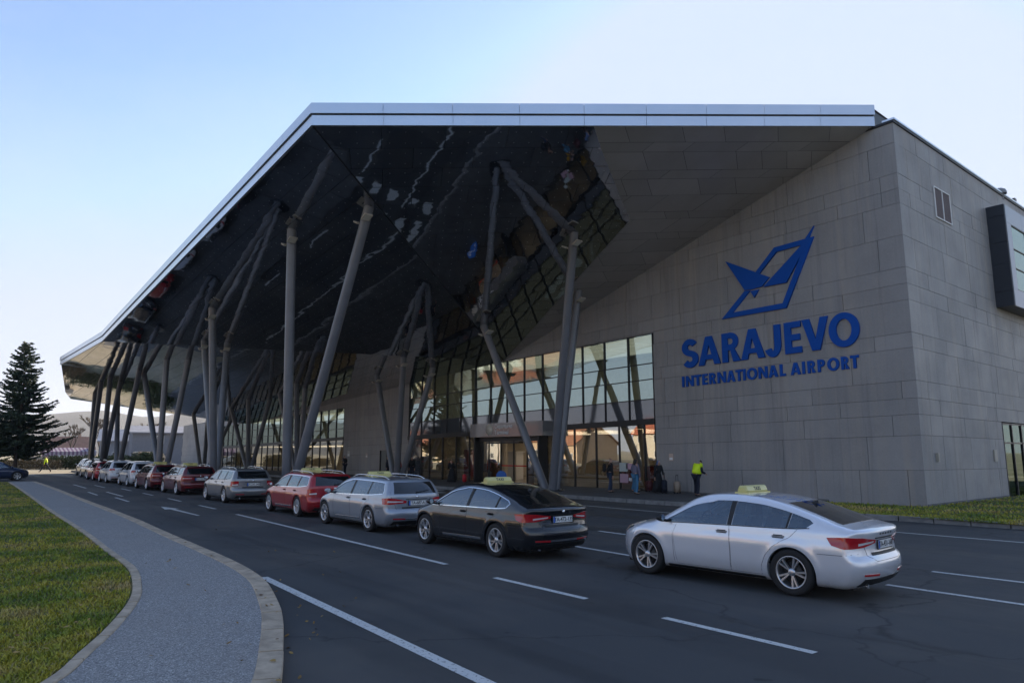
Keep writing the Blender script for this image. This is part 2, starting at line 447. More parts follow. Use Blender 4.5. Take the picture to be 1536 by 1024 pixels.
def dense(pts, n=6):
    out = []
    P = [Vector((p[0], p[1], 0)) for p in pts]
    P = [P[0] * 2 - P[1]] + P + [P[-1] * 2 - P[-2]]
    for i in range(1, len(P) - 2):
        for k in range(n):
            t = k / n; a, b_, c, d = P[i - 1:i + 3]
            out.append(0.5 * ((2 * b_) + (c - a) * t + (2 * a - 5 * b_ + 4 * c - d) * t * t + (3 * b_ - a - 3 * c + d) * t ** 3))
    out.append(P[-2]); return [(p.x, p.y) for p in out]
OUT = dense([(-1.5, -1.5), (-3.4, 0.6), (-5.0, 1.8), (-6.46, 2.56), (-7.41, 2.97), (-8.82, 3.51), (-9.85, 3.84), (-11.64, 4.31), (-13.28, 4.53), (-15.32, 4.64), (-19.4, 4.78), (-25.92, 5.04), (-35.79, 5.21), (-50.01, 5.51), (-61, 5.6)])
INN = dense([(-2.5, -3.4), (-4.2, -1.9), (-6.2, -0.2), (-7.72, 1.0), (-8.66, 1.43), (-9.62, 1.83), (-11.21, 2.38), (-12.67, 2.71), (-14.54, 2.97), (-17.07, 3.05), (-22.03, 3.23), (-30.55, 3.39), (-48.77, 3.87), (-61, 4.1)])

def resample(pl, step):
    P = [Vector((p[0], p[1])) for p in pl]; out = [P[0].copy()]; acc = 0.0
    for i in range(len(P) - 1):
        L = (P[i + 1] - P[i]).length; d = P[i + 1] - P[i]; pos = step - acc
        while pos <= L:
            out.append(P[i] + d * (pos / L)); pos += step
        acc = L - (pos - step)
    return out
def kerb(name, line, width, z0, z1, m, step=1.0, side=1, gap=0.016):
    b = MB(); P = resample(line, step / 4)
    nrm = []
    for i in range(len(P)):
        t = (P[min(i + 1, len(P) - 1)] - P[max(i - 1, 0)]).normalized(); nrm.append(Vector((-t.y, t.x)) * side)
    for i in range(0, len(P) - 4, 4):
        jit = rnd.uniform(-0.003, 0.003); js = rnd.uniform(-0.004, 0.004)
        for k in range(4):
            a0, a1 = P[i + k] + nrm[i + k] * js, P[i + k + 1] + nrm[i + k + 1] * js
            if k == 0: a0 = a0 + (a1 - a0).normalized() * gap
            if k == 3: a1 = a1 + (a0 - a1).normalized() * gap
            b0, b1 = P[i + k] + nrm[i + k] * width, P[i + k + 1] + nrm[i + k + 1] * width
            if k == 0: b0 = b0 + (b1 - b0).normalized() * gap
            if k == 3: b1 = b1 + (b0 - b1).normalized() * gap
            ch = 0.012; n0, n1 = nrm[i + k], nrm[i + k + 1]
            zz = z1 + jit
            v = [(*a0, z0), (*a1, z0), (*b1, z0), (*b0, z0), (*a0, zz - ch), (*a1, zz - ch), (*b1, zz - ch), (*b0, zz - ch),
                 (*(a0 + n0 * ch), zz), (*(a1 + n1 * ch), zz), (*(b1 - n1 * ch), zz), (*(b0 - n0 * ch), zz)]
            f = [(0, 1, 5, 4), (2, 3, 7, 6), (4, 5, 9, 8), (6, 7, 11, 10), (8, 9, 10, 11)]
            if k == 0: f += [(3, 0, 4, 7), (7, 4, 8, 11)]
            if k == 3: f += [(1, 2, 6, 5), (5, 6, 10, 9)]
            if side > 0: f = [tuple(reversed(q)) for q in f]
            b.add(v, [tuple(reversed(q)) for q in f])
    return tag(b.build(name, m), kind='structure')
kerb('path_kerb', OUT, 0.25, -0.05, 0.12, M['kerb'], 0.95, side=1)
kerb('lawn_edging', INN, 0.13, 0.0, 0.125, M['kerb'], 0.95, side=1)

def band(name, A, B, z, m):
    n = 160
    def rs(L):
        d = [0]
        for i in range(len(L) - 1): d.append(d[-1] + math.dist(L[i], L[i + 1]))
        t = np.linspace(0, d[-1], n)
        return list(zip(np.interp(t, d, [p[0] for p in L]), np.interp(t, d, [p[1] for p in L])))
    A, B = rs(A), rs(B); bb = MB()
    bb.add([(*p, z) for p in A] + [(*p, z) for p in B], [(i, i + 1, n + i + 1, n + i) for i in range(n - 1)])
    me = bb.mesh(name)
    bm = bmesh.new(); bm.from_mesh(me); bmesh.ops.recalc_face_normals(bm, faces=bm.faces)
    if bm.faces[:][0].normal.z < 0: bmesh.ops.reverse_faces(bm, faces=bm.faces)
    bm.to_mesh(me); bm.free()
    return mesh_obj(name, me, m)
tag(band('footpath', [(x, y - 0.12) for x, y in OUT], INN, 0.108, M['path']), kind='structure')
LAWN_OUT = [(x, y - 0.10) for x, y in INN]
tag(band('lawn', LAWN_OUT, [(-2.5, -3.6), (-6, -16), (-20, -18), (-61, -18)], 0.10, M['soil']), kind='structure')

# grass blades, denser near the camera
def inside(x, y, poly):
    c = False; j = len(poly) - 1
    for i in range(len(poly)):
        xi, yi = poly[i]; xj, yj = poly[j]
        if (yi > y) != (yj > y) and x < (xj - xi) * (y - yi) / (yj - yi) + xi: c = not c
        j = i
    return c
def grass(name, spots, hmin, hmax, z, seed, wid=0.006):
    rs = np.random.RandomState(seed); n = len(spots); P = np.array(spots)
    d = np.hypot(P[:, 0], P[:, 1])
    a = rs.uniform(0, 2 * np.pi, n); h = rs.uniform(hmin, hmax, n); w_ = wid * (1 + d / 14.0) * rs.uniform(0.7, 1.3, n)
    lean = rs.uniform(0.2, 1.2, n) * h; la = rs.uniform(0, 2 * np.pi, n)
    V = np.zeros((n, 5, 3))
    ca, sa = np.cos(a), np.sin(a)
    V[:, 0] = np.stack([P[:, 0] - ca * w_, P[:, 1] - sa * w_, np.full(n, z)], 1)
    V[:, 1] = np.stack([P[:, 0] + ca * w_, P[:, 1] + sa * w_, np.full(n, z)], 1)
    mx, my = P[:, 0] + np.cos(la) * lean * 0.35, P[:, 1] + np.sin(la) * lean * 0.35
    V[:, 2] = np.stack([mx + ca * w_ * 0.8, my + sa * w_ * 0.8, z + h * 0.6], 1)
    V[:, 3] = np.stack([mx - ca * w_ * 0.8, my - sa * w_ * 0.8, z + h * 0.6], 1)
    V[:, 4] = np.stack([P[:, 0] + np.cos(la) * lean, P[:, 1] + np.sin(la) * lean, z + h * 0.95], 1)
    base = (np.arange(n) * 5)[:, None]
    F4 = base + np.array([0, 1, 2, 3]); F3 = base + np.array([3, 2, 4])
    loops = np.concatenate([F4, F3], 1).ravel()
    me = bpy.data.meshes.new(name)
    me.vertices.add(n * 5); me.vertices.foreach_set('co', V.ravel())
    me.loops.add(len(loops)); me.loops.foreach_set('vertex_index', loops.astype(np.int32))
    st = np.empty(n * 2, np.int32); st[0::2] = np.arange(n) * 7; st[1::2] = np.arange(n) * 7 + 4
    me.polygons.add(n * 2); me.polygons.foreach_set('loop_start', st)
    me.update(); me.validate()
    return tag(mesh_obj(name, me, M['blade']), kind='stuff')
def spots_in(poly, n, seed, f=lambda d: 1.0):
    rs = random.Random(seed); xs = [p[0] for p in poly]; ys = [p[1] for p in poly]; out = []
    while len(out) < n:
        # log-distributed distance from the camera keeps the density per pixel even
        d = math.exp(rs.uniform(math.log(4.5), math.log(62))); az = rs.uniform(R(150), R(215))
        x, y = d * math.cos(az), d * math.sin(az)
        if min(xs) < x < max(xs) and min(ys) < y < max(ys) and inside(x, y, poly): out.append((x, y))
    return out
LAWN = [(x, y - 0.16) for x, y in INN][12:] + [(-61, -10), (-20, -12), (-6, -8)]
sp = spots_in(LAWN, 210000, 3)
g = grass('grass', sp, 0.025, 0.058, 0.10, 5, 0.0048)
tag(g, 'mown lawn grass in green and yellowing patches beside the curved footpath', 'grass')
# right-hand verge before the side wall
RV = [(30, 24.0), (-14.2, 23.85), (-15.6, 25.2), (-15.4, 28.6), (-11.4, 29.1), (-11.1, 29.25), (-11.15, 60), (30, 60)]
b = MB(); b.poly([(x, y, 0.13) for x, y in RV]); bb_ = b.build('verge', M['soil'])
for p in bb_.data.polygons: pass
if bb_.data.polygons[0].normal.z < 0: bb_.data.flip_normals()
tag(bb_, kind='structure')
rs = random.Random(9); spv = []
while len(spv) < 34000:
    x, y = rs.uniform(-15.6, 8), 23.9 + 25 * rs.random() ** 2
    if inside(x, y, RV): spv.append((x, y))
g = grass('grass', spv, 0.03, 0.08, 0.13, 6, 0.006)
tag(g, 'short dark green grass at the foot of the blank side wall', 'grass')
# leaves lying along the kerb
# pavement before the terminal
PV = [(-13.9, 23.75), (-15.2, 25.3), (-15.0, 29.3), (-118, 29.3), (-118, 23.4), (-22.5, 23.4), (-20.2, 23.5), (-17, 23.7)]
b = MB(); b.prism(list(reversed(PV)), -0.1, 0.15); o = b.build('pavement', M['pave'])
tag(o, kind='structure')
kerb('kerb', dense([(60, 23.85), (20, 23.9), (-6.75, 23.95), (-10.7, 23.7), (-14, 23.6), (-18.4, 23.5), (-20.4, 23.3), (-22.3, 23.35), (-40, 23.3), (-118, 23.3)], 3), 0.18, -0.05, 0.162, M['kerbgrey'], 1.0, side=-1)
ISL = [(-31, 12.2), (-32, 11.9), (-94, 11.9), (-94, 16.4), (-32, 16.4), (-31, 16.0)]
b = MB(); b.prism(ISL, -0.1, 0.13); o = b.build('traffic_island_pavement', M['pave']); tag(o, kind='structure')
b = MB()
for x in range(-112, -15):  # paving joints as shallow dark grooves are in relief strips
    b.box(x, x + 0.015, 23.75, 29.2, 0.150, 0.1525)
for y in (24.7, 25.7, 26.7, 27.7, 28.7):
    b.box(-112, -15.6, y, y + 0.015, 0.1502, 0.1532)
tag(b.build('pavement_joints', simple('joint_sand', (0.05, 0.05, 0.05), 0.9)), kind='structure')

# ------------------------------------------------------------------ markings
def line(x0, y0, x1, y1, wd=0.12):
    d = Vector((x1 - x0, y1 - y0)); n = Vector((-d.y, d.x)).normalized() * wd / 2
    bb = MB(); bb.poly([(x0 - n.x, y0 - n.y, .004), (x1 - n.x, y1 - n.y, .004), (x1 + n.x, y1 + n.y, .004), (x0 + n.x, y0 + n.y, .004)])
    o = bb.build('lane_marking', M['line'])
    if o.data.polygons[0].normal.z < 0: o.data.flip_normals()
    return tag(o, kind='structure')
for a in [(-11.77, 7.89, -25.7, 8.36), (-7.75, 7.70, -10.02, 7.73), (-4.17, 7.61, -6.26, 7.64), (-0.4, 7.6, -2.4, 7.6),
          (-5.45, 12.34, -3.4, 12.27), (-3.4, 12.27, 3, 12.1), (-9.9, 11.52, -12.3, 11.7), (-14.5, 11.85, -28, 12.0),
          (-5.5, 14.33, 4, 14.3), (-12.0, 14.3, -13.99, 14.42), (-16.5, 14.6, -18.6, 14.7), (-8.9, 20.5, 5, 20.75), (-9.5, 20.5, -33.5, 21.0), (-37.2, 21.0, -66, 21.3), (-24, 17.5, -27, 17.5), (-29.5, 17.5, -32.0, 17.45), (-45.5, 17.3, -48.5, 17.3), (-54, 17.2, -57, 17.2), (-61.5, 17.4, -64, 17.4),
          (-23.5, 19.2, -26, 19.2), (-28.6, 9.0 - 0.5, -31, 8.55), (-34, 8.6, -36.5, 8.65), (-39.5, 8.65, -42, 8.7), (-45, 8.7, -48, 8.75),
          (-35.2, 6.75, -38.8, 6.85), (-39.6, 7.3, -44.5, 7.4), (-41.5, 6.5, -45, 6.6), (-50, 8.2, -54, 8.25), (-50, 7.2, -56, 7.3)]:
    line(*a)
line(-4.0, 4.15, -12.6, 4.62, 0.15)
for y in (17.6, 18.8, 20.0, 21.2 + .35, 22.6): line(-32.6, y, -33.2, y, .55)
for y in (18.0, 19.1, 20.2, 21.6, 22.7): line(-34.3, y, -37.0, y, .5)
bb = MB()
bb.poly([(-26.0, 7.13, .004), (-26.0, 7.23, .004), (-29.6, 7.28, .004), (-29.6, 7.10, .004)])
bb.poly([(-29.55, 6.92, .0045), (-29.55, 7.45, .0045), (-31.2, 7.15, .0045)])
o = bb.build('arrow_marking', M['line']); tag(o, kind='structure')
for p in o.data.polygons:
    pass
bm = bmesh.new(); bm.from_mesh(o.data)
for f in bm.faces:
    if f.normal.z < 0: f.normal_flip()
bm.to_mesh(o.data); bm.free()

# ------------------------------------------------------------------ terminal
SL = 0.0189
def FZ(x, t): return t + SL * (x + 11.2)
def SZ(y, t): return t - 0.006 * (y - 29.3)
YW, XS = 29.3, -11.2
COURSES = [0.0, 1.47, 2.80, 3.61, 4.24, 4.93, 6.22, 6.83, 8.14, 8.81, 9.48, 10.80, 12.14, 12.76, 13.42, 14.73, 15.60]

def sub_rects(r, holes):
    out = [r]
    for hx0, hx1, hz0, hz1 in holes:
        nxt = []
        for x0, x1, z0, z1 in out:
            if hx0 >= x1 or hx1 <= x0 or hz0 >= z1 or hz1 <= z0: nxt.append((x0, x1, z0, z1)); continue
            if z0 < hz0: nxt.append((x0, x1, z0, hz0))
            if z1 > hz1: nxt.append((x0, x1, hz1, z1))
            a, c = max(z0, hz0), min(z1, hz1)
            if x0 < hx0: nxt.append((x0, hx0, a, c))
            if x1 > hx1: nxt.append((hx1, x1, a, c))
        out = nxt
    return out
def clad_front(bb, s0, s1, holes, seed):
    r_ = random.Random(seed)
    for k in range(len(COURSES) - 1):
        s = s0 + (k % 2) * 1.3 - 1.0; t0, t1 = COURSES[k], COURSES[k + 1]; g = 0.009
        while s < s1:
            wd = r_.choice([1.85, 2.4, 2.9, 3.6, 3.7]); e = min(s + wd, s1)
            if s1 - e < 0.5: e = s1
            dy = r_.uniform(-0.004, 0.004)
            for x0, x1, z0, z1 in sub_rects((max(s, s0), e, t0, t1), holes):
                if x1 - x0 < 0.06 or z1 - z0 < 0.05: continue
                X0 = x0 + (g if x0 > s0 + .01 else -0.0); X1 = x1 - (g if x1 < s1 - .01 else 0.0); Z0, Z1 = z0 + g * 0.7, z1 - g * 0.7
                y0 = YW + dy; y1 = YW + 0.05
                v = [(X0, y0, FZ(X0, Z0)), (X1, y0, FZ(X1, Z0)), (X1, y1, FZ(X1, Z0)), (X0, y1, FZ(X0, Z0)),
                     (X0, y0, FZ(X0, Z1)), (X1, y0, FZ(X1, Z1)), (X1, y1, FZ(X1, Z1)), (X0, y1, FZ(X0, Z1))]
                bb.hexa(v)
            s = e
def clad_side(bb, s0, s1, holes, seed):
    r_ = random.Random(seed)
    for k in range(len(COURSES) - 1):
        s = s0 + (k % 2) * 1.1 - 1.4; t0, t1 = COURSES[k], COURSES[k + 1]; g = 0.009
        while s < s1:
            wd = r_.choice([1.2, 2.4, 2.4, 3.0]); e = min(s + wd, s1)
            for x0, x1, z0, z1 in sub_rects((max(s, s0), e, t0, t1), holes):
                if x1 - x0 < 0.06 or z1 - z0 < 0.05: continue
                X0 = x0 + (g if x0 > s0 + .01 else 0.0); X1 = x1 - g; Z0, Z1 = z0 + g * 0.7, z1 - g * 0.7
                a0 = XS + r_.uniform(-0.004, 0.004); a1 = XS - 0.05
                v = [(a0, X0, SZ(X0, Z0)), (a0, X1, SZ(X1, Z0)), (a1, X1, SZ(X1, Z0)), (a1, X0, SZ(X0, Z0)),
                     (a0, X0, SZ(X0, Z1)), (a0, X1, SZ(X1, Z1)), (a1, X1, SZ(X1, Z1)), (a1, X0, SZ(X0, Z1))]
                bb.hexa(v)
            s = e
B1 = (-49.45, -24.15, 0.42, 8.74)
B2 = (-99.0, -61.15, 1.0, 7.22)
DOOR = (-54.0, -52.9, 0.5, 3.1)
holesF = [B1, B2, DOOR, (-120, -97.5, 8.2, 20)]
WS = (38.6, 52.0, 0.0, 3.62)
T = empty('airport_terminal', (-40, 40, 0), 0, 'large grey stone clad airport terminal with long reflecting window walls under the canopy', 'building')
TO = (-40, 40, 0)
b = MB(); clad_front(b, -117.5, XS - 0.0005, holesF, 11); b.build('front_cladding', M['clad'], T, TO)
b = MB(); clad_side(b, YW + 0.051, 75, [WS], 12); b.build('side_cladding', M['clad'], T, TO)
b = MB()
for x0, x1, z0, z1 in sub_rects((-117.5, XS - 0.055, -0.8, 15.58), holesF):
    X = [x0]
    b.hexa([(x0, YW + .052, FZ(x0, z0)), (x1, YW + .052, FZ(x1, z0)), (x1, YW + .35, FZ(x1, z0)), (x0, YW + .35, FZ(x0, z0)),
            (x0, YW + .052, FZ(x0, z1)), (x1, YW + .052, FZ(x1, z1)), (x1, YW + .35, FZ(x1, z1)), (x0, YW + .35, FZ(x0, z1))])
for y0, y1, z0, z1 in sub_rects((YW + .36, 75, -0.3, 15.58), [WS]):
    b.hexa([(XS - .35, y0, SZ(y0, z0)), (XS - .052, y0, SZ(y0, z0)), (XS - .052, y1, SZ(y1, z0)), (XS - .35, y1, SZ(y1, z0)),
            (XS - .35, y0, SZ(y0, z1)), (XS - .052, y0, SZ(y0, z1)), (XS - .052, y1, SZ(y1, z1)), (XS - .35, y1, SZ(y1, z1))])
b.build('wall', M['backing'], T, TO)
b = MB()   # roof slabs
b.prism([(-97.5, 29.8), (-11.7, 29.8), (-11.7, 75), (-97.5, 75)], 13.0, 13.3)
b.prism([(-117.5, 29.8), (-97.52, 29.8), (-97.52, 60), (-117.5, 60)], 5.5, 5.8)
b.box(-97.6, -97.45, 29.8, 75, 5.8, 13.9); b.box(-117.5, -117.3, 29.7, 60, 0, 6.1); b.box(-117, -11.8, 74.8, 75, 0, 13)
b.build('roof', M['roof'], T, TO)
b = MB()   # coping
n = 12
for i in range(n):
    xa, xb = -97.5 + (86.35) * i / n, -97.5 + 86.35 * (i + 1) / n
    b.hexa([(xa, YW - .06, FZ(xa, 15.605)), (xb, YW - .06, FZ(xb, 15.605)), (xb, YW + .4, FZ(xb, 15.605)), (xa, YW + .4, FZ(xa, 15.605)),
            (xa, YW - .06, FZ(xa, 15.70)), (xb, YW - .06, FZ(xb, 15.70)), (xb, YW + .4, FZ(xb, 15.70)), (xa, YW + .4, FZ(xa, 15.70))], 0)
b.hexa([(XS - .4, YW + .402, 15.605), (XS + .06, YW + .402, 15.605), (XS + .06, 75, SZ(75, 15.605)), (XS - .4, 75, SZ(75, 15.605)),
        (XS - .4, YW + .402, 15.70), (XS + .06, YW + .402, 15.70), (XS + .06, 75, SZ(75, 15.70)), (XS - .4, 75, SZ(75, 15.70))], 0)
b.hexa([(XS - .4, YW - .06, 15.702), (XS + .085, YW - .06, 15.702), (XS + .085, 75, SZ(75, 15.702)), (XS - .4, 75, SZ(75, 15.702)),
        (XS - .4, YW - .06, 15.78), (XS + .085, YW - .06, 15.78), (XS + .085, 75, SZ(75, 15.78)), (XS - .4, 75, SZ(75, 15.78))], 1)
b.build('parapet_coping', [M['darkmetal'], M['fascia']], T, TO)
for q in ((-24.1, -15.02, YW - .03, YW + .04, 0.0, 0.20), (-60.9, -49.5, YW - .03, YW + .04, -0.2, 0.18), (XS - .04, XS + .03, YW + .06, 38.55, 0.0, 0.20)):
    b = MB(); b.box(*q); b.build('plinth', M['plinth'], T, TO)

def fbox(bb, x0, x1, y0, y1, t0, t1, mi=0):
    bb.hexa([(x0, y0, FZ(x0, t0)), (x1, y0, FZ(x1, t0)), (x1, y1, FZ(x1, t0)), (x0, y1, FZ(x0, t0)),
             (x0, y0, FZ(x0, t1)), (x1, y0, FZ(x1, t1)), (x1, y1, FZ(x1, t1)), (x0, y1, FZ(x0, t1))], mi)
def pane(bb, x0, x1, y, t0, t1, r_, mi=0, tilt=0.004):
    a, c, d = r_.uniform(-tilt, tilt), r_.uniform(-tilt, tilt), 0
    w_, h_ = (x1 - x0) / 2, (t1 - t0) / 2
    bb.quad((x0, y - a * w_ - c * h_, FZ(x0, t0)), (x1, y + a * w_ - c * h_, FZ(x1, t0)), (x1, y + a * w_ + c * h_, FZ(x1, t1)), (x0, y - a * w_ + c * h_, FZ(x0, t1)), mi)

def glazed(block, lows, ups, beam, rows, seed, skip=None, spand=True):
    """storefront below a dark beam, curtain wall above it"""
    r_ = random.Random(seed)
    x0, x1, t0, t1 = block
    lo = MB(); up = MB(); gl = MB(); gu = MB(); sp_ = MB()
    bt0, bt1 = beam
    yf = YW + 0.03
    # frames, upper
    xs = ups
    for x in xs: fbox(up, x - .026, x + .026, yf - .05, yf + .12, bt1, t1)
    rr = [bt1] + rows + [t1]
    for j, t in enumerate(rr):
        for i in range(len(xs) - 1): fbox(up, xs[i] + .026, xs[i + 1] - .026, yf - .035, yf + .10, t - .022 + (0.022 if j == 0 else 0), t + .022 - (0.022 if t == t1 else 0))
    for i in range(len(xs) - 1):
        for j in range(len(rr) - 1):
            if j == 0 and spand: pane(sp_, xs[i] + .03, xs[i + 1] - .03, yf + .02, rr[j] + .02, rr[j + 1] - .02, r_, tilt=0.002)
            else: pane(gu, xs[i] + .03, xs[i + 1] - .03, yf + .02, rr[j] + .02, rr[j + 1] - .02, r_)
    W1 = up.build('upper_window_wall', M['frame'], T, TO)
    gu.build('pane', M['glass_up'], W1).location = (0, 0, 0)
    W1.children[0].data.transform(Matrix.Translation(-Vector(TO)))
    if spand:
        s_ = sp_.build('spandrel_panel', M['spandrel'], W1, TO)
    fbox(lo, x0, x1, YW - .07, YW + .3, bt0, bt1)
    for x in lows: fbox(lo, x - .03, x + .03, yf - .03, yf + .12, t0, bt0)
    for i in range(len(lows) - 1):
        if skip and skip[0] - .1 < (lows[i] + lows[i + 1]) / 2 < skip[1] + .1: continue
        fbox(lo, lows[i] + .03, lows[i + 1] - .03, yf - .03, yf + .08, t0, t0 + .06)
        pane(gl, lows[i] + .025, lows[i + 1] - .025, yf + .03, t0 + .05, bt0 - .01, r_, tilt=0.003)
    W2 = lo.build('shopfront', M['frame'], T, TO)
    gl.build('pane', M['glass_lo'], W2, TO)
ups1 = [-24.15 - 0.035] + [-24.15 - 1.8 * i for i in range(1, 14)] + [-49.41]
lows1 = [-24.19, -24.95, -26.77, -28.55, -30.33, -32.1, -32.8, -39.5, -41.06, -42.72, -44.5, -46.32, -47.5]
glazed(B1, sorted(lows1), sorted(ups1), (3.86, 4.15), [5.21, 6.27, 7.13], 5, skip=(-39.5, -32.8))
lows2 = [-98.9 + 1.8 * i for i in range(21)] + [-61.2]
glazed((B2[0], B2[1], 1.0, B2[3]), lows2, lows2, (4.25, 4.5), [5.3, 6.2], 6, spand=False)
b = MB(); clad_s = MB()
fbox(clad_s, -49.44, -47.54, YW + .1, YW + .3, 0.4, 3.86); clad_s.build('corner_panel', M['spandrel'], T, TO)
# inside rooms
b = MB()
def room(bb, x0, x1, zf, zc):
    bb.quad((x0, YW + .4, zf), (x1, YW + .4, zf), (x1, YW + 11, zf), (x0, YW + 11, zf), 0)
    bb.quad((x0, YW + 11, zf), (x1, YW + 11, zf), (x1, YW + 11, zc), (x0, YW + 11, zc), 1)
    bb.quad((x0, YW + .36, zf), (x0, YW + 11, zf), (x0, YW + 11, zc), (x0, YW + .36, zc), 1)
    bb.quad((x1, YW + .36, zf), (x1, YW + .36, zc), (x1, YW + 11, zc), (x1, YW + 11, zf), 1)
    bb.quad((x0, YW + .36, zc), (x0, YW + 11, zc), (x1, YW + 11, zc), (x1, YW + .36, zc), 1)
room(b, -49.5, -24.1, 0.155, 3.55); room(b, -49.5, -24.1, 3.75, 9.2); room(b, -99, -61, -0.1, 2.9); room(b, -99, -61, 3.1, 6.2)
for x in (-28, -34.5, -41, -46.5): b.tube((x, 32.4, .15), (x, 32.4, 3.5), .25, n=16, mi=1)
b.build('interior', [M['floor'], M['conc']], T, TO)
# ceiling lamps below; upper panels are glow added to brighten the rooms
ml = bpy.data.materials.new('warm_lamp_and_fill'); ml.use_nodes = True; q = ml.node_tree.nodes['Principled BSDF']
q.inputs['Emission Color'].default_value = (1, .82, .60, 1); q.inputs['Emission Strength'].default_value = 1.2
ml_fill = ml.copy(); ml_fill.node_tree.nodes['Principled BSDF'].inputs['Emission Strength'].default_value = .28; ml_fill.node_tree.nodes['Principled BSDF'].inputs['Emission Color'].default_value = (1, .9, .75, 1)
for (x0, x1, zc) in ((-49, -25, 3.5), (-49, -25, 9.1), (-98, -62, 2.85), (-98, -62, 6.1)):
    upper_ = zc > 5
    x = x0 + 1.5
    while x < x1:
        for y in (33.2, 36.6):
            b = MB(); b.box(x, x + (2.9 if upper_ else 1.2), y - (1.6 if upper_ else 0), y + (1.6 if upper_ else 1.2), zc - .05, zc); b.build('ceiling_lamp_and_fill', ml_fill if upper_ else ml, T, TO)
        x += 3.0
# counters and shelving inside
cmats = [M['wood'], M['white'], simple('counter_red', (.35, .03, .02), .5)]
for x, w_, h_, mi in ((-45, 1.6, 1.1, 0), (-42, 1.0, 2.0, 1), (-30.5, 2.2, 1.15, 2), (-27.5, 1.2, 1.9, 0), (-38.5, 1.4, 1.2, 1), (-48, .8, 2.2, 2)):
    b = MB(); b.box(x, x + w_, 33.6, 34.3, .16, .16 + h_, mi); b.box(x - .1, x + w_ + .1, 33.5, 34.4, .16 + h_, .22 + h_, 1); b.build('shop_counter', cmats, T, TO)
# entrance portal
b = MB()
b.box(-39.5, -32.0, 28.3, 29.22, 3.15, 4.05, 0)
b.box(-39.5, -39.35, 28.6, 29.22, 0.16, 3.148, 1)
b.box(-32.85, -32.7, 28.6, 29.22, 0.16, 3.148, 1)
P_ = b.build('entrance_portal', [simple('portal_panel', (0.17, 0.165, 0.165), 0.22, coat=.5), M['frame']], T, TO)
b = MB(); b.lathe([(0.0, -.02), (.36, -.02), (.36, 0)], 32, c=(-37.35, 28.3, 3.62)); b.build('round_logo', simple('pale_disc', (.55, .5, .42), .5), P_, TO)
me = text_mesh('portal_text', 'Departures\nTerminal', .40, .015, .004, 'LEFT')
me.transform(Matrix.Translation((-36.75 + 40, 28.29 - 40, 3.62 )) @ Matrix.Rotation(R(90), 4, 'X'))
mesh_obj('portal_lettering', me, M['white'], P_)
b = MB()
for x in (-38.2, -36.9, -35.55, -34.2): b.box(x - .04, x + .04, 28.9, 28.98, .16, 2.85)
b.box(-39.28, -32.92, 28.88, 29.0, 2.85, 3.145); b.box(-37.9, -34.5, 28.5, 28.85, 2.72, 2.82)
D_ = b.build('entrance_door', M['frame'], T, TO)
b = MB(); r_ = random.Random(3)
for x0, x1 in ((-39.28, -38.25), (-38.15, -36.95), (-34.15, -32.92)): pane(b, x0, x1, 28.94, .18 + .5, 3.4, r_)
for v in range(len(b.v)): b.v[v] = (b.v[v][0], b.v[v][1], min(max(b.v[v][2], .2), 2.84))
b.build('pane', M['glass_lo'], D_, TO)
b = MB(); b.box(-36.8, -34.3, 28.93, 28.96, 1.25, 1.33); b.build('door_stripe', simple('red_stripe', (.5, .02, .01), .5), D_, TO)
# wooden jamb panels inside the entrance
b = MB(); b.box(-39.2, -38.5, 29.6, 29.75, .16, 2.9); b.box(-34.9, -34.5, 29.6, 29.75, .16, 2.9); b.build('wooden_lining', M['wood'], T, TO)
# staff door and notices on the blank wall
b = MB(); fbox(b, DOOR[0], DOOR[1], YW + .06, YW + .1, .5, 3.1); fbox(b, DOOR[0] - .06, DOOR[0], YW - .03, YW + .1, .5, 3.1, 1); fbox(b, DOOR[1], DOOR[1] + .06, YW - .03, YW + .1, .5, 3.1, 1)
b.box(-53.05, -53.0, YW + 0.0, YW + .06, .9, 1.3, 1)
b.build('staff_door', [simple('grey_door', (.16, .17, .16), .5), M['frame']], T, TO)
# side window at the right
b = MB(); g = MB(); r_ = random.Random(4)
def sbox(bb, y0, y1, z0, z1, x0=XS - .1, x1=XS + .02, mi=0): bb.box(x0, x1, y0, y1, z0, z1, mi)
ys = [38.6, 39.9, 41.3, 42.8, 44.3, 45.8, 47.3, 48.8, 50.3, 51.9]
for y in ys: sbox(b, y - .04 if y > 39 else y, y + .05, .05, 3.5)
for t in (.05, 2.55, 3.44):
    sbox(b, 38.66, 51.9, t, t + .07, XS - .08, XS + .01)
for i in range(len(ys) - 1):
    a = r_.uniform(-.01, .01)
    for z0, z1 in ((.1, 2.57), (2.6, 3.46)):
        a = r_.uniform(-.008, .008)
        g.quad((XS - .03 - a, ys[i] + .04, z0), (XS - .03 + a, ys[i + 1] - .04, z0), (XS - .03 + a, ys[i + 1] - .04, z1), (XS - .03 - a, ys[i] + .04, z1))
W3 = b.build('side_window', M['frame'], T, TO); g.build('pane', M['glass_side'], W3, TO)
b = MB(); b.box(-16.5, -16.4, 38, 52, 0, 3.6, 0); b.quad((-16.4, 38, 0.05), (XS - .4, 38, 0.05), (XS - .4, 52, 0.05), (-16.4, 52, 0.05), 0); b.quad((-16.4, 38, 3.6), (-16.4, 52, 3.6), (XS - .4, 52, 3.6), (XS - .4, 38, 3.6), 0)
b.build('side_room', M['conc'], T, TO)
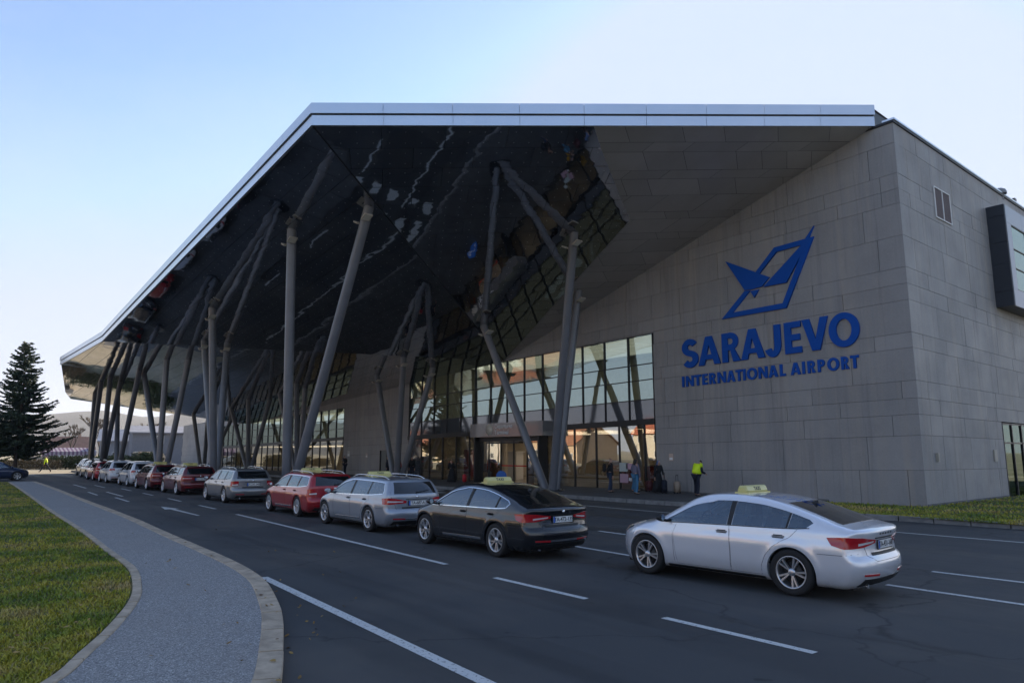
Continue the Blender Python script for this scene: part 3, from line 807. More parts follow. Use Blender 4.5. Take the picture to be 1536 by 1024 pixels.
# projecting oriel box
b = MB()
X1, Y0, Y1, Z0, Z1 = -10.42, 39.64, 54.0, 9.15, 14.25
m_dk = simple('oriel_dark_panel', (.028, .034, .045), .45, .2); 
for z0, z1 in ((Z0, Z0 + .75), (Z0 + .765, Z0 + 2.1), (Z0 + 2.115, Z0 + 3.2), (Z0 + 3.215, Z0 + 4.55), (Z0 + 4.565, Z1)):
    b.box(XS - .2, X1 - .02, Y0, Y0 + .1, z0, z1, 0)
b.box(XS - .2, X1 - .05, Y0 + .102, Y1, Z1 - .12, Z1 - .002, 0); b.box(XS - .2, X1 - .05, Y0 + .102, Y1, Z0 + .002, Z0 + .12, 0)
yy = Y0 + .12
for z0, z1 in ((Z0, Z0 + .85), (Z1 - .9, Z1)): 
    for k in range(6): b.box(X1 - .06, X1, Y0 + .101 + k * 2.4, Y0 + .09 + (k + 1) * 2.4, z0, z1, 1)
b.box(X1 - .06, X1, Y0 + .101, Y0 + .75, Z0 + .86, Z1 - .91, 1)
for k in range(0, 6): b.box(X1 - .08, X1 - .01, Y0 + .752 + k * 2.3, Y0 + .80 + k * 2.3, Z0 + .852, Z1 - .902, 2)
for z in (Z0 + .852, Z0 + 1.95, Z0 + 2.95, Z1 - .95):
    for k in range(0, 6): b.box(X1 - .08, X1 - .012, Y0 + .802 + k * 2.3, Y0 + 3.05 + k * 2.3, z, z + .045, 2)
O_ = b.build('oriel_box', [m_dk, simple('oriel_face_panel', (.22, .25, .31), .3, .5), M['frame']], T, TO)
g = MB()
for k in range(6):
    for z0, z1 in ((Z0 + .9, Z0 + 1.95), (Z0 + 2.0, Z0 + 2.95), (Z0 + 3.0, Z1 - .95)):
        a = r_.uniform(-.006, .006)
        g.quad((X1 - .05 - a, Y0 + .8 + k * 2.3, z0), (X1 - .05 + a, Y0 + 3.05 + k * 2.3, z0), (X1 - .05 + a, Y0 + 3.05 + k * 2.3, z1), (X1 - .05 - a, Y0 + .8 + k * 2.3, z1))
g.build('pane', M['glass_up'], O_, TO)
# ventilation grille
b = MB(); y0, y1, z0, z1 = 32.95, 34.75, 12.3, 13.75
for (a, c, d, e) in ((y0, y1, z0, z0 + .05), (y0, y1, z1 - .05, z1), (y0, y0 + .05, z0 + .05, z1 - .05), (y1 - .05, y1, z0 + .05, z1 - .05), ((y0 + y1) / 2 - .03, (y0 + y1) / 2 + .03, z0 + .05, z1 - .05)):
    b.box(XS + .006, XS + .05, a, c, d, e, 0)
b.box(XS + .005, XS + .008, y0 + .05, y1 - .05, z0 + .05, z1 - .05, 1)
k = z0 + .1
while k < z1 - .08: b.box(XS + .012, XS + .03, y0 + .05, y1 - .05, k, k + .022, 2); k += .085
k = y0 + .1
while k < y1 - .08: b.box(XS + .022, XS + .036, k, k + .02, z0 + .05, z1 - .05, 2); k += .1
b.build('ventilation_grille', [M['white'], simple('vent_dark', (.06, .052, .055), .8), simple('vent_bars', (.26, .21, .21), .6)], T, TO)
for nm, x, y, z, s_, m_ in (('wall_light', XS + .05, 30.6, 1.95, (.09, .12, .34), M['lampm']), ('wall_plate', XS + .03, 37.2, 2.0, (.05, .38, .52), M['lampm'])):
    b = MB(); b.box(XS + .006, XS + .006 + s_[0], y - s_[1] / 2, y + s_[1] / 2, z - s_[2] / 2, z + s_[2] / 2); b.box(XS + .007 + s_[0], XS + .012 + s_[0], y - s_[1] / 2 + .02, y + s_[1] / 2 - .02, z - s_[2] / 2 + .03, z + s_[2] / 2 - .03); b.build(nm, m_, T, TO)
for x, tt, s_, c in ((-23.3, 1.95, (.26, .36), (.55, .42, .34)), (-56.6, 2.55, (.3, .35), (.5, .42, .38)), (-60.2, 2.7, (.45, .5), (.5, .5, .46))):
    b = MB(); z = FZ(x, tt); b.box(x, x + s_[0], YW - .03, YW - .006, z, z + s_[1]); b.box(x + .03, x + s_[0] - .03, YW - .034, YW - .031, z + .05, z + s_[1] * .45, 1); b.build('notice_board', [simple('notice', c, .5), M['white']], T, TO)
for y, h_ in ((42.6, .32), (45.0, .22)):
    o = empty('roof_camera' if y > 44 else 'roof_vent_cowl', (XS - .15, y, SZ(y, 15.78)), 0, 'small dark camera on the roof edge above the side wall' if y > 44 else 'small domed cowl on the roof edge nearer the building corner', 'camera' if y > 44 else 'vent')
    b = MB()
    if y > 44: b.tube((0, 0, 0), (0, 0, .2), .03); b.build('bracket', M['darkmetal'], o); b = MB(); b.box(-.06, .1, -.16, .16, .2, .34); b.box(.0, .03, -.2, -.16, .22, .32); b.build('housing', M['darkmetal'], o)
    else: b.lathe([(.35, 0), (.35, .12), (.3, .24), (.18, .31), (0, .33)], 20, axis='z'); b.build('dome', M['roof'], o); b = MB(); b.tube((0, 0, -.3), (0, 0, 0), .2); b.build('duct', M['roof'], o)

# ------------------------------------------------------------------ wall sign
def arc(cx, cy, rx, ry, a0, a1, n=16):
    return [(cx + rx * math.cos(R(a0 + (a1 - a0) * i / n)), cy + ry * math.sin(R(a0 + (a1 - a0) * i / n))) for i in range(n + 1)]
def letter(ch, w_, s, hh=1.0):
    """outlines in a box w_ x 1, stem width s (height units 1)"""
    h = s * 0.86
    if ch == 'I': return [[(0, 0), (0, 1), (s, 1), (s, 0)]]
    if ch == 'L': return [[(0, 0), (0, 1), (s, 1), (s, h), (w_, h), (w_, 0)]]
    if ch == 'T': m = w_ / 2; return [[(m - s / 2, 0), (m - s / 2, 1 - h), (0, 1 - h), (0, 1), (w_, 1), (w_, 1 - h), (m + s / 2, 1 - h), (m + s / 2, 0)]]
    if ch == 'E': return [[(0, 0), (0, 1), (w_, 1), (w_, 1 - h), (s, 1 - h), (s, .5 + h * .5), (w_ * .93, .5 + h * .5), (w_ * .93, .5 - h * .5), (s, .5 - h * .5), (s, h), (w_, h), (w_, 0)]]
    if ch == 'N': return [[(0, 0), (0, 1), (s * .95, 1), (w_ - s, .40), (w_ - s, 1), (w_, 1), (w_, 0), (w_ - s * .95, 0), (s, .60), (s, 0)]]
    if ch == 'V': m = w_ / 2; k = s * 1.08; return [[(0, 1), (k, 1), (m, .34), (w_ - k, 1), (w_, 1), (m + k * .52, 0), (m - k * .52, 0)]]
    if ch == 'A':
        m = w_ / 2; k = s * 1.08; c = k * .52
        xl = lambda y: (m - c) * y; ins = lambda y: k + (m - k) * y / .70
        y0, y1 = .19, .19 + h * .85
        return [[(0, 0), (m - c, 1), (m + c, 1), (w_, 0), (w_ - k, 0), (w_ - ins(y0), y0), (ins(y0), y0), (k, 0)], [(ins(y1), y1), (w_ - ins(y1), y1), (m, .70)]]
    if ch == 'O': return [arc(w_ / 2, .5, w_ / 2, .52, 0, 360, 40)[:-1], arc(w_ / 2, .5, w_ / 2 - s, .52 - h, 0, 360, 40)[:-1]]
    if ch == 'J':
        cx = w_ * .40; ro = w_ * .60
        out = [(w_ - s, 1), (w_, 1)] + [(w_, .34)] + arc(w_ * .42, .36, w_ * .58, .40, 0, -158, 16) + arc(w_ * .42, .36, w_ * .58 - s, .40 - h * 1.05, -150, 0, 16)
        return [out]
    if ch in 'PR':
        r0 = .30; cy = 1 - r0; cx = max(w_ * .92 - r0, s * 1.05)
        o = [(0, 0), (0, 1)] + [(cx, 1)] + arc(cx, cy, r0, r0, 90, -90, 16)[1:]
        if ch == 'R': o = [(0, 0), (0, 1), (cx, 1)] + arc(cx, cy, r0, r0, 90, -62, 14)[1:] + [(w_ + .02, 0), (w_ - s * 1.18, 0), (s + .10, 1 - 2 * r0 - .0), (s, 1 - 2 * r0), (s, 0)]
        else: o += [(s, 1 - 2 * r0), (s, 0)]
        hole = [(s, 1 - h), (cx, 1 - h)] + arc(cx, cy, r0 - h, r0 - h, 90, -90, 12)[1:-1] + [(cx, 1 - 2 * r0 + h), (s, 1 - 2 * r0 + h)]
        return [o, hole]
    if ch == 'S':
        r1, r2 = .245, .275
        m = w_ / 2; rx = w_ / 2 - s / 2
        top = arc(m, 1.01 - h / 2 - (.5 - h / 2) / 2, rx * .95, (.5 - h / 2) / 2 + .0, 25, 90, 6) + arc(m, 1.01 - h / 2 - (.5 - h / 2) / 2, rx * .95, (.5 - h / 2) / 2, 90, 250, 12)[1:]
        bot = arc(m, -.01 + h / 2 + (.5 - h / 2) / 2, rx, (.5 - h / 2) / 2, 70, -90, 12) + arc(m, -.01 + h / 2 + (.5 - h / 2) / 2, rx, (.5 - h / 2) / 2, -90, -150, 6)[1:]
        cl = [Vector(p) for p in top + bot]; L, Rr = [], []
        for i, p in enumerate(cl):
            t = (cl[min(i + 1, len(cl) - 1)] - cl[max(i - 1, 0)]).normalized(); n_ = Vector((-t.y, t.x)) * (s / 2 * (.95 if abs(t.x) > .6 else 1.05))
            L.append(tuple(p + n_)); Rr.append(tuple(p - n_))
        return [L + Rr[::-1]]
SG = empty('airport_wall_sign', (-18, YW - .005, 9), 0, 'blue raised lettering and bird emblem on the grey stone wall', 'sign')
def sign_piece(name, polys, depth=0.09, parent=SG):
    me = curve_mesh(name, polys, depth)
    me.transform(Matrix.Rotation(R(90), 4, 'X'))         # xy -> xz, thickness towards -y
    o = mesh_obj(name, me, M['blue'], parent); o.location = (0, 0, 0); return o
def put(polys, x0, base, hgt, skx=0.0):
    out = []
    for p in polys: out.append([(x0 + x * hgt + 18, FZ(x0 + x * hgt, base) + y * hgt - 9) for x, y in p])
    return out
big = [('S', -22.2, -21.23), ('A', -21.21, -19.93), ('R', -19.81, -18.84), ('A', -18.78, -17.53), ('J', -17.42, -16.71), ('E', -16.52, -15.73), ('V', -15.67, -14.48), ('O', -14.47, -13.17)]
for ch, a, c in big:
    sign_piece('letter', put(letter(ch, (c - a) / 1.42, .225), a, 6.60, 1.42))
sm = [('I', -22.28, -22.12), ('N', -22.04, -21.57), ('T', -21.52, -21.12), ('E', -21.05, -20.74), ('R', -20.64, -20.26), ('N', -20.16, -19.69), ('A', -19.64, -19.17), ('T', -19.15, -18.78), ('I', -18.74, -18.61), ('O', -18.54, -18.0), ('N', -17.93, -17.47), ('A', -17.42, -16.95), ('L', -16.86, -16.58), ('A', -16.34, -15.86), ('I', -15.79, -15.64), ('R', -15.54, -15.18), ('P', -15.08, -14.73), ('O', -14.65, -14.13), ('R', -14.05, -13.72), ('T', -13.66, -13.30)]
for ch, a, c in sm:
    sign_piece('letter', put(letter(ch, (c - a) / .54, .24), a, 5.64, .54), .06)
def em(name, pts, d=.09):
    sign_piece(name, [[(x + 18, FZ(x, t) - 9) for x, t in pts]], d)
em('emblem_frame', [(-18.40, 9.90), (-19.74, 8.74), (-16.34, 8.70), (-14.84, 11.66), (-16.76, 11.63), (-17.77, 10.68), (-17.60, 10.55), (-16.66, 11.40), (-15.27, 11.42), (-16.50, 8.95), (-19.12, 8.97), (-18.12, 9.86)])
em('emblem_wing', [(-19.38, 11.58), (-17.08, 10.29), (-17.50, 9.93), (-18.06, 9.90), (-18.40, 9.93)][::-1])
em('emblem_tail', [(-18.10, 9.83), (-17.66, 9.82), (-17.92, 9.48)])
em('emblem_blade', [(-17.42, 9.89), (-16.26, 9.86), (-15.25, 11.30), (-14.80, 12.14), (-15.50, 11.36)], .096)
RPTS = [(-17.79, 18.46, 14.63), (-18.72, 19.90, 14.27), (-20.09, 22.25, 13.72), (-21.52, 24.71, 13.15)]
# ------------------------------------------------------------------ canopy
CE = Vector((-11.97, 29.3, 15.68)); CA = Vector((-22.87, 9.33, 13.70)); CW = Vector((-37.05, 29.3, 8.29)); CA2 = Vector((-57.8, 8.55, 10.10))
CVN = Vector((-61.1, 29.3, 6.98))
def plane3(a, b_, c):
    n = (b_ - a).cross(c - a).normalized()
    if n.z > 0: n = -n
    return n, n.dot(a)
nL, kL = plane3(CA, CW, CA2); nR_, kR_ = plane3(CA, CE, CW); nN, kN = plane3(CA2, CW, CVN)
def zon(n, k, x, y): return (k - n.x * x - n.y * y) / n.z
def onN(x, y): return Vector((x, y, zon(nN, kN, x, y)))
CC, CC2, CC3, CW1, CW2 = onN(-70.7, 7.48), onN(-86.54, 9.76), onN(-90.96, 10.82), onN(-89.77, 19.35), onN(-87.6, 29.3)
CANO = (-50, 20, 0)
K = empty('entrance_canopy', CANO, 0, 'huge folded canopy with mirror dark underside and pale metal edge over the forecourt', 'canopy')
R1, R2, R3, R4 = [Vector((p[0], p[1], zon(nR_, kR_, p[0], p[1]))) for p in RPTS]
def soffit_mesh():
    me = bpy.data.meshes.new('soffit'); 
    tris = [((CA, R1, R2, R3, R4, CW), (CE - CA)), ((CA, CA2, CW), (CA2 - CA)), ((CA2, CC, CC2, CC3, CW1, CW2, CW), (CA2 - CA))]
    vs, fs, uvs = [], [], []
    for pts, u in tris:
        pts = list(pts); n = (pts[1] - pts[0]).cross(pts[2] - pts[0]).normalized()
        if n.z > 0: pts = pts[::-1]; n = -n
        u = (u - n * u.dot(n)).normalized(); v = n.cross(u); s0 = len(vs); o = CA
        for p in pts: vs.append(tuple(p)); uvs.append(((p - o).dot(u), (p - o).dot(v)))
        fs.append(tuple(range(s0, len(vs))))
    me.from_pydata(vs, [], fs); l = me.uv_layers.new(name='UVMap')
    for i, uv in enumerate(uvs): l.data[i].uv = uv
    me.update(); return me
mesh_obj('soffit', soffit_mesh(), M['soffit'], K, CANO)
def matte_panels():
    # mirror image of the stone wall, painted as matte grey sheets in rows
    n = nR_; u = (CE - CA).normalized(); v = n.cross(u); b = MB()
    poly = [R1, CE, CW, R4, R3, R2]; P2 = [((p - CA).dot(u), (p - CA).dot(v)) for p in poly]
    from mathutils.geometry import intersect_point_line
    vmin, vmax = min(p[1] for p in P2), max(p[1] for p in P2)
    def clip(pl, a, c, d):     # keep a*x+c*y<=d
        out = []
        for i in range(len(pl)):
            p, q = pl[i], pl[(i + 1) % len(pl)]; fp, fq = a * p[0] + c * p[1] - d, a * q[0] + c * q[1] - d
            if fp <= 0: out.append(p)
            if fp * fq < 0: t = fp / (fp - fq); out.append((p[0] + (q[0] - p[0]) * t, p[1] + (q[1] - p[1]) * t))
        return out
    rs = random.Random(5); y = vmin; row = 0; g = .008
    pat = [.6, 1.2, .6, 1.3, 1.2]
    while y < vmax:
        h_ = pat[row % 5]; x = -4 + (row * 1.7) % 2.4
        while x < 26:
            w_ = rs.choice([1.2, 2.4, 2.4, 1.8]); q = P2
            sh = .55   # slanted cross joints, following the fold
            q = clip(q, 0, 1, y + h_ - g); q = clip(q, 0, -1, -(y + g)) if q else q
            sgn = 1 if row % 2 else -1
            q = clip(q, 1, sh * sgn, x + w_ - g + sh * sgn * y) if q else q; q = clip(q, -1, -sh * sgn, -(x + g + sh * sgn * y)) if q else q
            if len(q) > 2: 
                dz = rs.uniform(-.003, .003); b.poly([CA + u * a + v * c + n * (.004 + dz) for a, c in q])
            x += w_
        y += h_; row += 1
    me = b.mesh('soffit_reflection_panels')
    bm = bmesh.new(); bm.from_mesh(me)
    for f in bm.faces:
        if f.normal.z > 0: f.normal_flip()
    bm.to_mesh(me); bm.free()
    mesh_obj('soffit_reflection_panels', me, M['refl_grey'], K, CANO)
    b = MB(); b.poly([p - n * .03 for p in poly]); b.build('joint_backing', M['backing'], K, CANO)
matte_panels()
# fold gaps
for p, q in ((CA, CW), (CA2, CW)):
    b = MB(); b.tube(p + Vector((0, 0, .02)), q + Vector((0, 0, .02)), .05 if p is CA else .02, n=6); b.build('fold_gap', M['darkmetal'], K, CANO)
# fascia
PATH = [CE, CA, CA2, CC]
def offs(path, d):
    out = []
    for i, p in enumerate(path):
        ns = []
        for a, c in ((i - 1, i), (i, i + 1)):
            if 0 <= a and c < len(path):
                t = (path[c] - path[a]); t.z = 0; t.normalize(); ns.append(Vector((-t.y, t.x, 0)) * -1)
        if len(ns) == 1: out.append(p + ns[0] * d)
        else:
            m_ = (ns[0] + ns[1]).normalized(); out.append(p + m_ * d / max(.3, m_.dot(ns[0])))
    return out
def orient_test():
    q = offs(PATH, 1.0); return 1 if q[1].y < PATH[1].y else -1
SG_ = orient_test()
hts = [.92, .83, .74, .66]
def strip_band(bb, d_out, d_in, f0, f1, stepm=2.45, gap=.007):
    O = offs(PATH, SG_ * d_out); I = offs(PATH, SG_ * d_in)
    for s in range(len(PATH) - 1):
        L = (PATH[s + 1] - PATH[s]).length; n_ = max(1, round(L / stepm))
        for i in range(n_):
            t0, t1 = i / n_, (i + 1) / n_
            ta = t0 + (gap / L if i else 0); tb = t1 - (gap / L if i < n_ - 1 else 0)
            v = []
            for f in (f0, f1):
                for Q, t in ((O, ta), (O, tb), (I, tb), (I, ta)):
                    p = Q[s].lerp(Q[s + 1], t); h_ = hts[s] * (1 - t) + hts[s + 1] * t
                    v.append((p.x, p.y, p.z + h_ * f))
            bb.hexa(v if SG_ < 0 else v)
b = MB(); strip_band(b, .10, .0, 0.0, .455); strip_band(b, .16, .0, .52, 1.0)
me = b.mesh('fascia'); bm = bmesh.new(); bm.from_mesh(me); bmesh.ops.recalc_face_normals(bm, faces=bm.faces); bm.to_mesh(me); bm.free()
mesh_obj('fascia', me, M['fascia'], K, CANO)
b = MB(); strip_band(b, .03, -.05, .001, .998, 100)
# roof lid, far end and building side
top = lambda p, h_: (p.x, p.y, p.z + h_ * .97)
b.poly([top(CE, .92), top(CA, .83), top(CA2, .8), top(CC, .66), (CC2.x, CC2.y, CC2.z + 1.0), (CC3.x, CC3.y, CC3.z + 1.2), (CW1.x, CW1.y, 9.5), (CW2.x, 29.2, 10.4), (CW2.x, 33, 12.5), (-12.0, 33, 16.5)], 0)
ends = [CC, CC2, CC3, CW1, CW2]; zt = [CC.z + .64, CC2.z + 1.0, CC3.z + 1.2, 9.5, 10.4]
for i in range(4):
    p, q = ends[i], ends[i + 1]; b.quad((p.x, p.y, p.z), (q.x, q.y, q.z), (q.x, q.y, zt[i + 1]), (p.x, p.y, zt[i]), 0)
b.box(-40, -12.02, 29.24, 33, 15.9, 16.5, 0)
b.build('roof', M['darkmetal'], K, CANO)

# ------------------------------------------------------------------ tree-like columns
def surf_z(x, y):
    """underside of the canopy above a point: the lowest facet line is the right one on either side of the folds"""
    def side(a, c): return (c.x - a.x) * (y - a.y) - (c.y - a.y) * (x - a.x)
    if side(CA, CW) * side_ref > 0: return zon(nR_, kR_, x, y)
    if side(CA2, CW) * side_ref2 > 0: return zon(nN, kN, x, y)
    return zon(nL, kL, x, y)
side_ref = 1 if ((CW.x - CA.x) * (CE.y - CA.y) - (CW.y - CA.y) * (CE.x - CA.x)) > 0 else -1
side_ref2 = 1 if ((CW.x - CA2.x) * (CW2.y - CA2.y) - (CW.y - CA2.y) * (CW2.x - CA2.x)) > 0 else -1
def column_tree(base, tips, label, lamps=True, zb=.13):
    e = empty('branching_column', (base[0], base[1], zb), 0, label, 'column', 'slanting steel column groups under the canopy')
    org = (base[0], base[1], zb); r = .215
    n = len(tips); cx = sum(t[0] for t in tips) / n - base[0]; cy = sum(t[1] for t in tips) / n - base[1]
    for (x, y) in tips:
        dx, dy = x - base[0], y - base[1]; L = math.hypot(dx, dy) or 1
        foot = Vector((base[0] + dx / L * .34, base[1] + dy / L * .34, zb))
        z = surf_z(x, y); tip = Vector((x, y, z + .10))
        b = MB(); b.tube(foot, tip, r, r, 28); ax_ = (tip - foot).normalized()
        b.tube(foot + ax_ * .55, foot + ax_ * .60, r * 1.06, r * 1.06, 28); b.tube(foot, foot + ax_ * .12, r * 1.25, r * 1.12, 28); b.tube(tip - ax_ * 2.2, tip - ax_ * 2.17, r * 1.03, r * 1.03, 28)
        b.build('leg', M['column'], e, org)
        if lamps:
            ax = (tip - foot).normalized(); p = tip - ax * .75
            for sgn in (1, -1):
                q = p + Vector((.36 * sgn, -.14, .05))
                b = MB(); b.tube(p, q, .03, n=8); f = b.build('floodlight', M['darkmetal'], e, org)
                c = MB(); a_ = R(24) * sgn
                def rt(X, Y, Z): return (q.x + X * math.cos(a_) - Z * math.sin(a_), q.y + Y, q.z + X * math.sin(a_) + Z * math.cos(a_))
                V = [rt(X, Y, Z) for Z in (-.035, .035) for X, Y in ((-.10, -.19), (.28, -.19), (.28, .19), (-.10, .19))]
                c.hexa(V); c.build('housing', M['lampm'], f, org)
                c = MB(); V = [rt(X, Y, Z) for Z in (-.042, -.037) for X, Y in ((-.07, -.16), (.25, -.16), (.25, .16), (-.07, .16))]
                c.hexa(V); c.build('lens', M['lens'], f, org)
    b = MB(); b.lathe([(0, .06), (.72, .06), (.75, .04), (.75, 0)], 32, c=(base[0], base[1], zb), axis='z')
    for k in range(8): a = k * math.pi / 4; b.tube((base[0] + .62 * math.cos(a), base[1] + .62 * math.sin(a), zb + .05), (base[0] + .62 * math.cos(a), base[1] + .62 * math.sin(a), zb + .11), .03, n=6)
    b.build('base_plate', M['darkmetal'], e, org)
    return e
# front row, on the island
column_tree((-32.6, 12.9), [(-30.9, 11.8), (-26.3, 13.4)], 'tall front row pair of columns nearest the camera behind the red estate taxi')
column_tree((-46.0, 13.6), [(-51.2, 13.7), (-44.3, 12.2), (-50.2, 15.0)], 'front row column group of three close legs behind the plain grey estate car')
column_tree((-59.9, 13.6), [(-67.1, 13.2), (-59.7, 13.3), (-58.0, 14.5)], 'front row column group behind the dark red estate and white people carrier', lamps=False)
column_tree((-73.4, 12.9), [(-79.9, 13.5), (-66.2, 12.7)], 'front row two-leg column pair behind the white people carrier', lamps=False)
column_tree((-79.0, 12.5), [(-72.2, 11.5), (-73.6, 12.6)], 'steep pair of column legs at the far end, second from the canopy tip', lamps=False)
column_tree((-86.5, 12.6), [(-84.0, 12.1), (-75.4, 11.3)], 'last slender pair of column legs under the far tip of the canopy', lamps=False)
# back row, on the pavement
column_tree((-28.0, 25.3), [(-33.4, 24.8), (-23.6, 23.0), (-27.8, 27.4)], 'back row column group standing before the entrance doors beside the black taxi', zb=.15)
column_tree((-45.1, 25.8), [(-49.1, 26.1), (-42.4, 24.6), (-43.1, 27.5)], 'back row column group before the blank stone wall left of the entrance', zb=.15)
column_tree((-60.3, 24.7), [(-64.5, 24.3), (-58.4, 23.4), (-59.6, 24.7)], 'back row column group hidden mostly behind the tall front column pair', lamps=False, zb=.15)
column_tree((-72.6, 24.6), [(-78.2, 24.2), (-70.7, 23.5), (-68.6, 24.9)], 'back row column group seen above the plain grey estate car roof', lamps=False, zb=.15)
column_tree((-86.8, 24.2), [(-86.7, 22.6), (-77.9, 21.8), (-86.6, 26.9)], 'farthest back row column group near the dark opening of the terminal', lamps=False, zb=.15)
# ------------------------------------------------------------------ cars
def pchip(pts):
    xs = np.array([p[0] for p in pts], float); ys = np.array([p[1] for p in pts], float)
    h = np.diff(xs); d = np.diff(ys) / h; m = np.zeros(len(xs)); m[0] = d[0]; m[-1] = d[-1]
    for i in range(1, len(xs) - 1):
        if d[i - 1] * d[i] > 0:
            w1, w2 = 2 * h[i] + h[i - 1], h[i] + 2 * h[i - 1]; m[i] = (w1 + w2) / (w1 / d[i - 1] + w2 / d[i])
    def f(x):
        x = np.clip(np.asarray(x, float), xs[0], xs[-1]); i = np.clip(np.searchsorted(xs, x) - 1, 0, len(xs) - 2)
        t = (x - xs[i]) / h[i]
        return ((2 * t ** 3 - 3 * t ** 2 + 1) * ys[i] + (t ** 3 - 2 * t ** 2 + t) * h[i] * m[i] + (-2 * t ** 3 + 3 * t ** 2) * ys[i + 1] + (t ** 3 - t ** 2) * h[i] * m[i + 1])
    return f
SPECS = {}
SPECS['liftback'] = dict(wb=2.69,
    top=[(-1.14, .99), (-1.05, 1.045), (-.90, 1.075), (-.70, 1.13), (-.3, 1.255), (.15, 1.375), (.6, 1.447), (1.1, 1.47), (1.5, 1.452), (1.78, 1.40), (2.2, 1.20), (2.56, 1.02), (2.72, .965), (3.1, .89), (3.4, .80), (3.56, .68)],
    rear=[(.17, -.93), (.26, -1.02), (.40, -1.10), (.50, -1.125), (.60, -1.11), (.66, -1.055), (.80, -1.04), (.92, -1.07), (1.03, -1.11), (1.1, -.9), (1.6, 0)],
    front=[(.15, 3.40), (.3, 3.52), (.5, 3.56), (.65, 3.54), (.8, 3.42), (.9, 3.2), (1.6, 3.0)],
    plan=[(-1.15, .855), (-.7, .893), (0, .912), (1.3, .915), (2.6, .912), (3.1, .895), (3.6, .84)],
    sec=[(.12, -.12), (.20, -.07), (.30, -.03), (.42, -.008), (.58, .0), (.70, .004), (.80, -.004), (.845, -.020), (.95, -.035), (1.05, -.075), (1.2, -.145), (1.35, -.225), (1.5, -.32)],
    belt=[(-.5, 1.03), (0, .985), (1.0, .965), (2.4, .935)], dlo=(-.36, 2.37), split=(.02, 1.02), rearglass=(-.78, .10), rg_kind='top')
SPECS['estate'] = dict(wb=2.75,
    top=[(-1.10, 1.28), (-1.0, 1.375), (-.85, 1.405), (-.4, 1.44), (.3, 1.465), (1.0, 1.475), (1.5, 1.455), (1.80, 1.40), (2.22, 1.20), (2.58, 1.02), (2.75, .97), (3.15, .89), (3.45, .80), (3.60, .68)],
    rear=[(.17, -.92), (.26, -1.0), (.40, -1.09), (.50, -1.115), (.60, -1.10), (.66, -1.055), (.85, -1.055), (1.0, -1.06), (1.06, -1.03), (1.2, -.94), (1.33, -.84), (1.42, -.78), (1.6, -.74)],
    front=[(.15, 3.44), (.3, 3.56), (.5, 3.60), (.65, 3.58), (.8, 3.45), (.9, 3.22), (1.6, 3.0)],
    plan=[(-1.15, .86), (-.7, .893), (0, .912), (1.3, .915), (2.6, .912), (3.1, .895), (3.65, .84)],
    sec=[(.12, -.12), (.20, -.07), (.30, -.03), (.42, -.008), (.58, .0), (.70, .004), (.80, -.004), (.845, -.020), (.95, -.035), (1.05, -.070), (1.2, -.130), (1.35, -.200), (1.5, -.29)],
    belt=[(-.9, 1.06), (0, .99), (1.0, .965), (2.4, .935)], dlo=(-.66, 2.40), split=(.10, 1.08), rearglass=(1.04, 1.34), rg_kind='rear')
SPECS['mpv'] = dict(wb=2.6,
    top=[(-.95, 1.40), (-.85, 1.49), (-.6, 1.535), (0, 1.575), (.7, 1.585), (1.2, 1.56), (1.6, 1.49), (2.05, 1.30), (2.45, 1.10), (2.65, 1.03), (3.0, .93), (3.25, .83), (3.4, .70)],
    rear=[(.17, -.82), (.26, -.9), (.40, -.96), (.55, -.98), (.7, -.95), (.95, -.94), (1.1, -.90), (1.25, -.84), (1.45, -.72), (1.6, -.66)],
    front=[(.15, 3.25), (.3, 3.36), (.5, 3.40), (.65, 3.38), (.8, 3.27), (.95, 3.05), (1.6, 2.8)],
    plan=[(-1.0, .84), (-.6, .875), (0, .89), (1.3, .895), (2.5, .89), (3.0, .87), (3.45, .80)],
    sec=[(.12, -.12), (.20, -.07), (.30, -.03), (.42, -.008), (.58, .0), (.74, .004), (.86, -.004), (.95, -.02), (1.05, -.05), (1.2, -.10), (1.4, -.18), (1.6, -.28)],
    belt=[(-.9, 1.10), (0, 1.04), (1.0, 1.0), (2.3, .97)], dlo=(-.5, 2.28), split=(.05, 1.0), rearglass=(1.06, 1.42), rg_kind='rear')

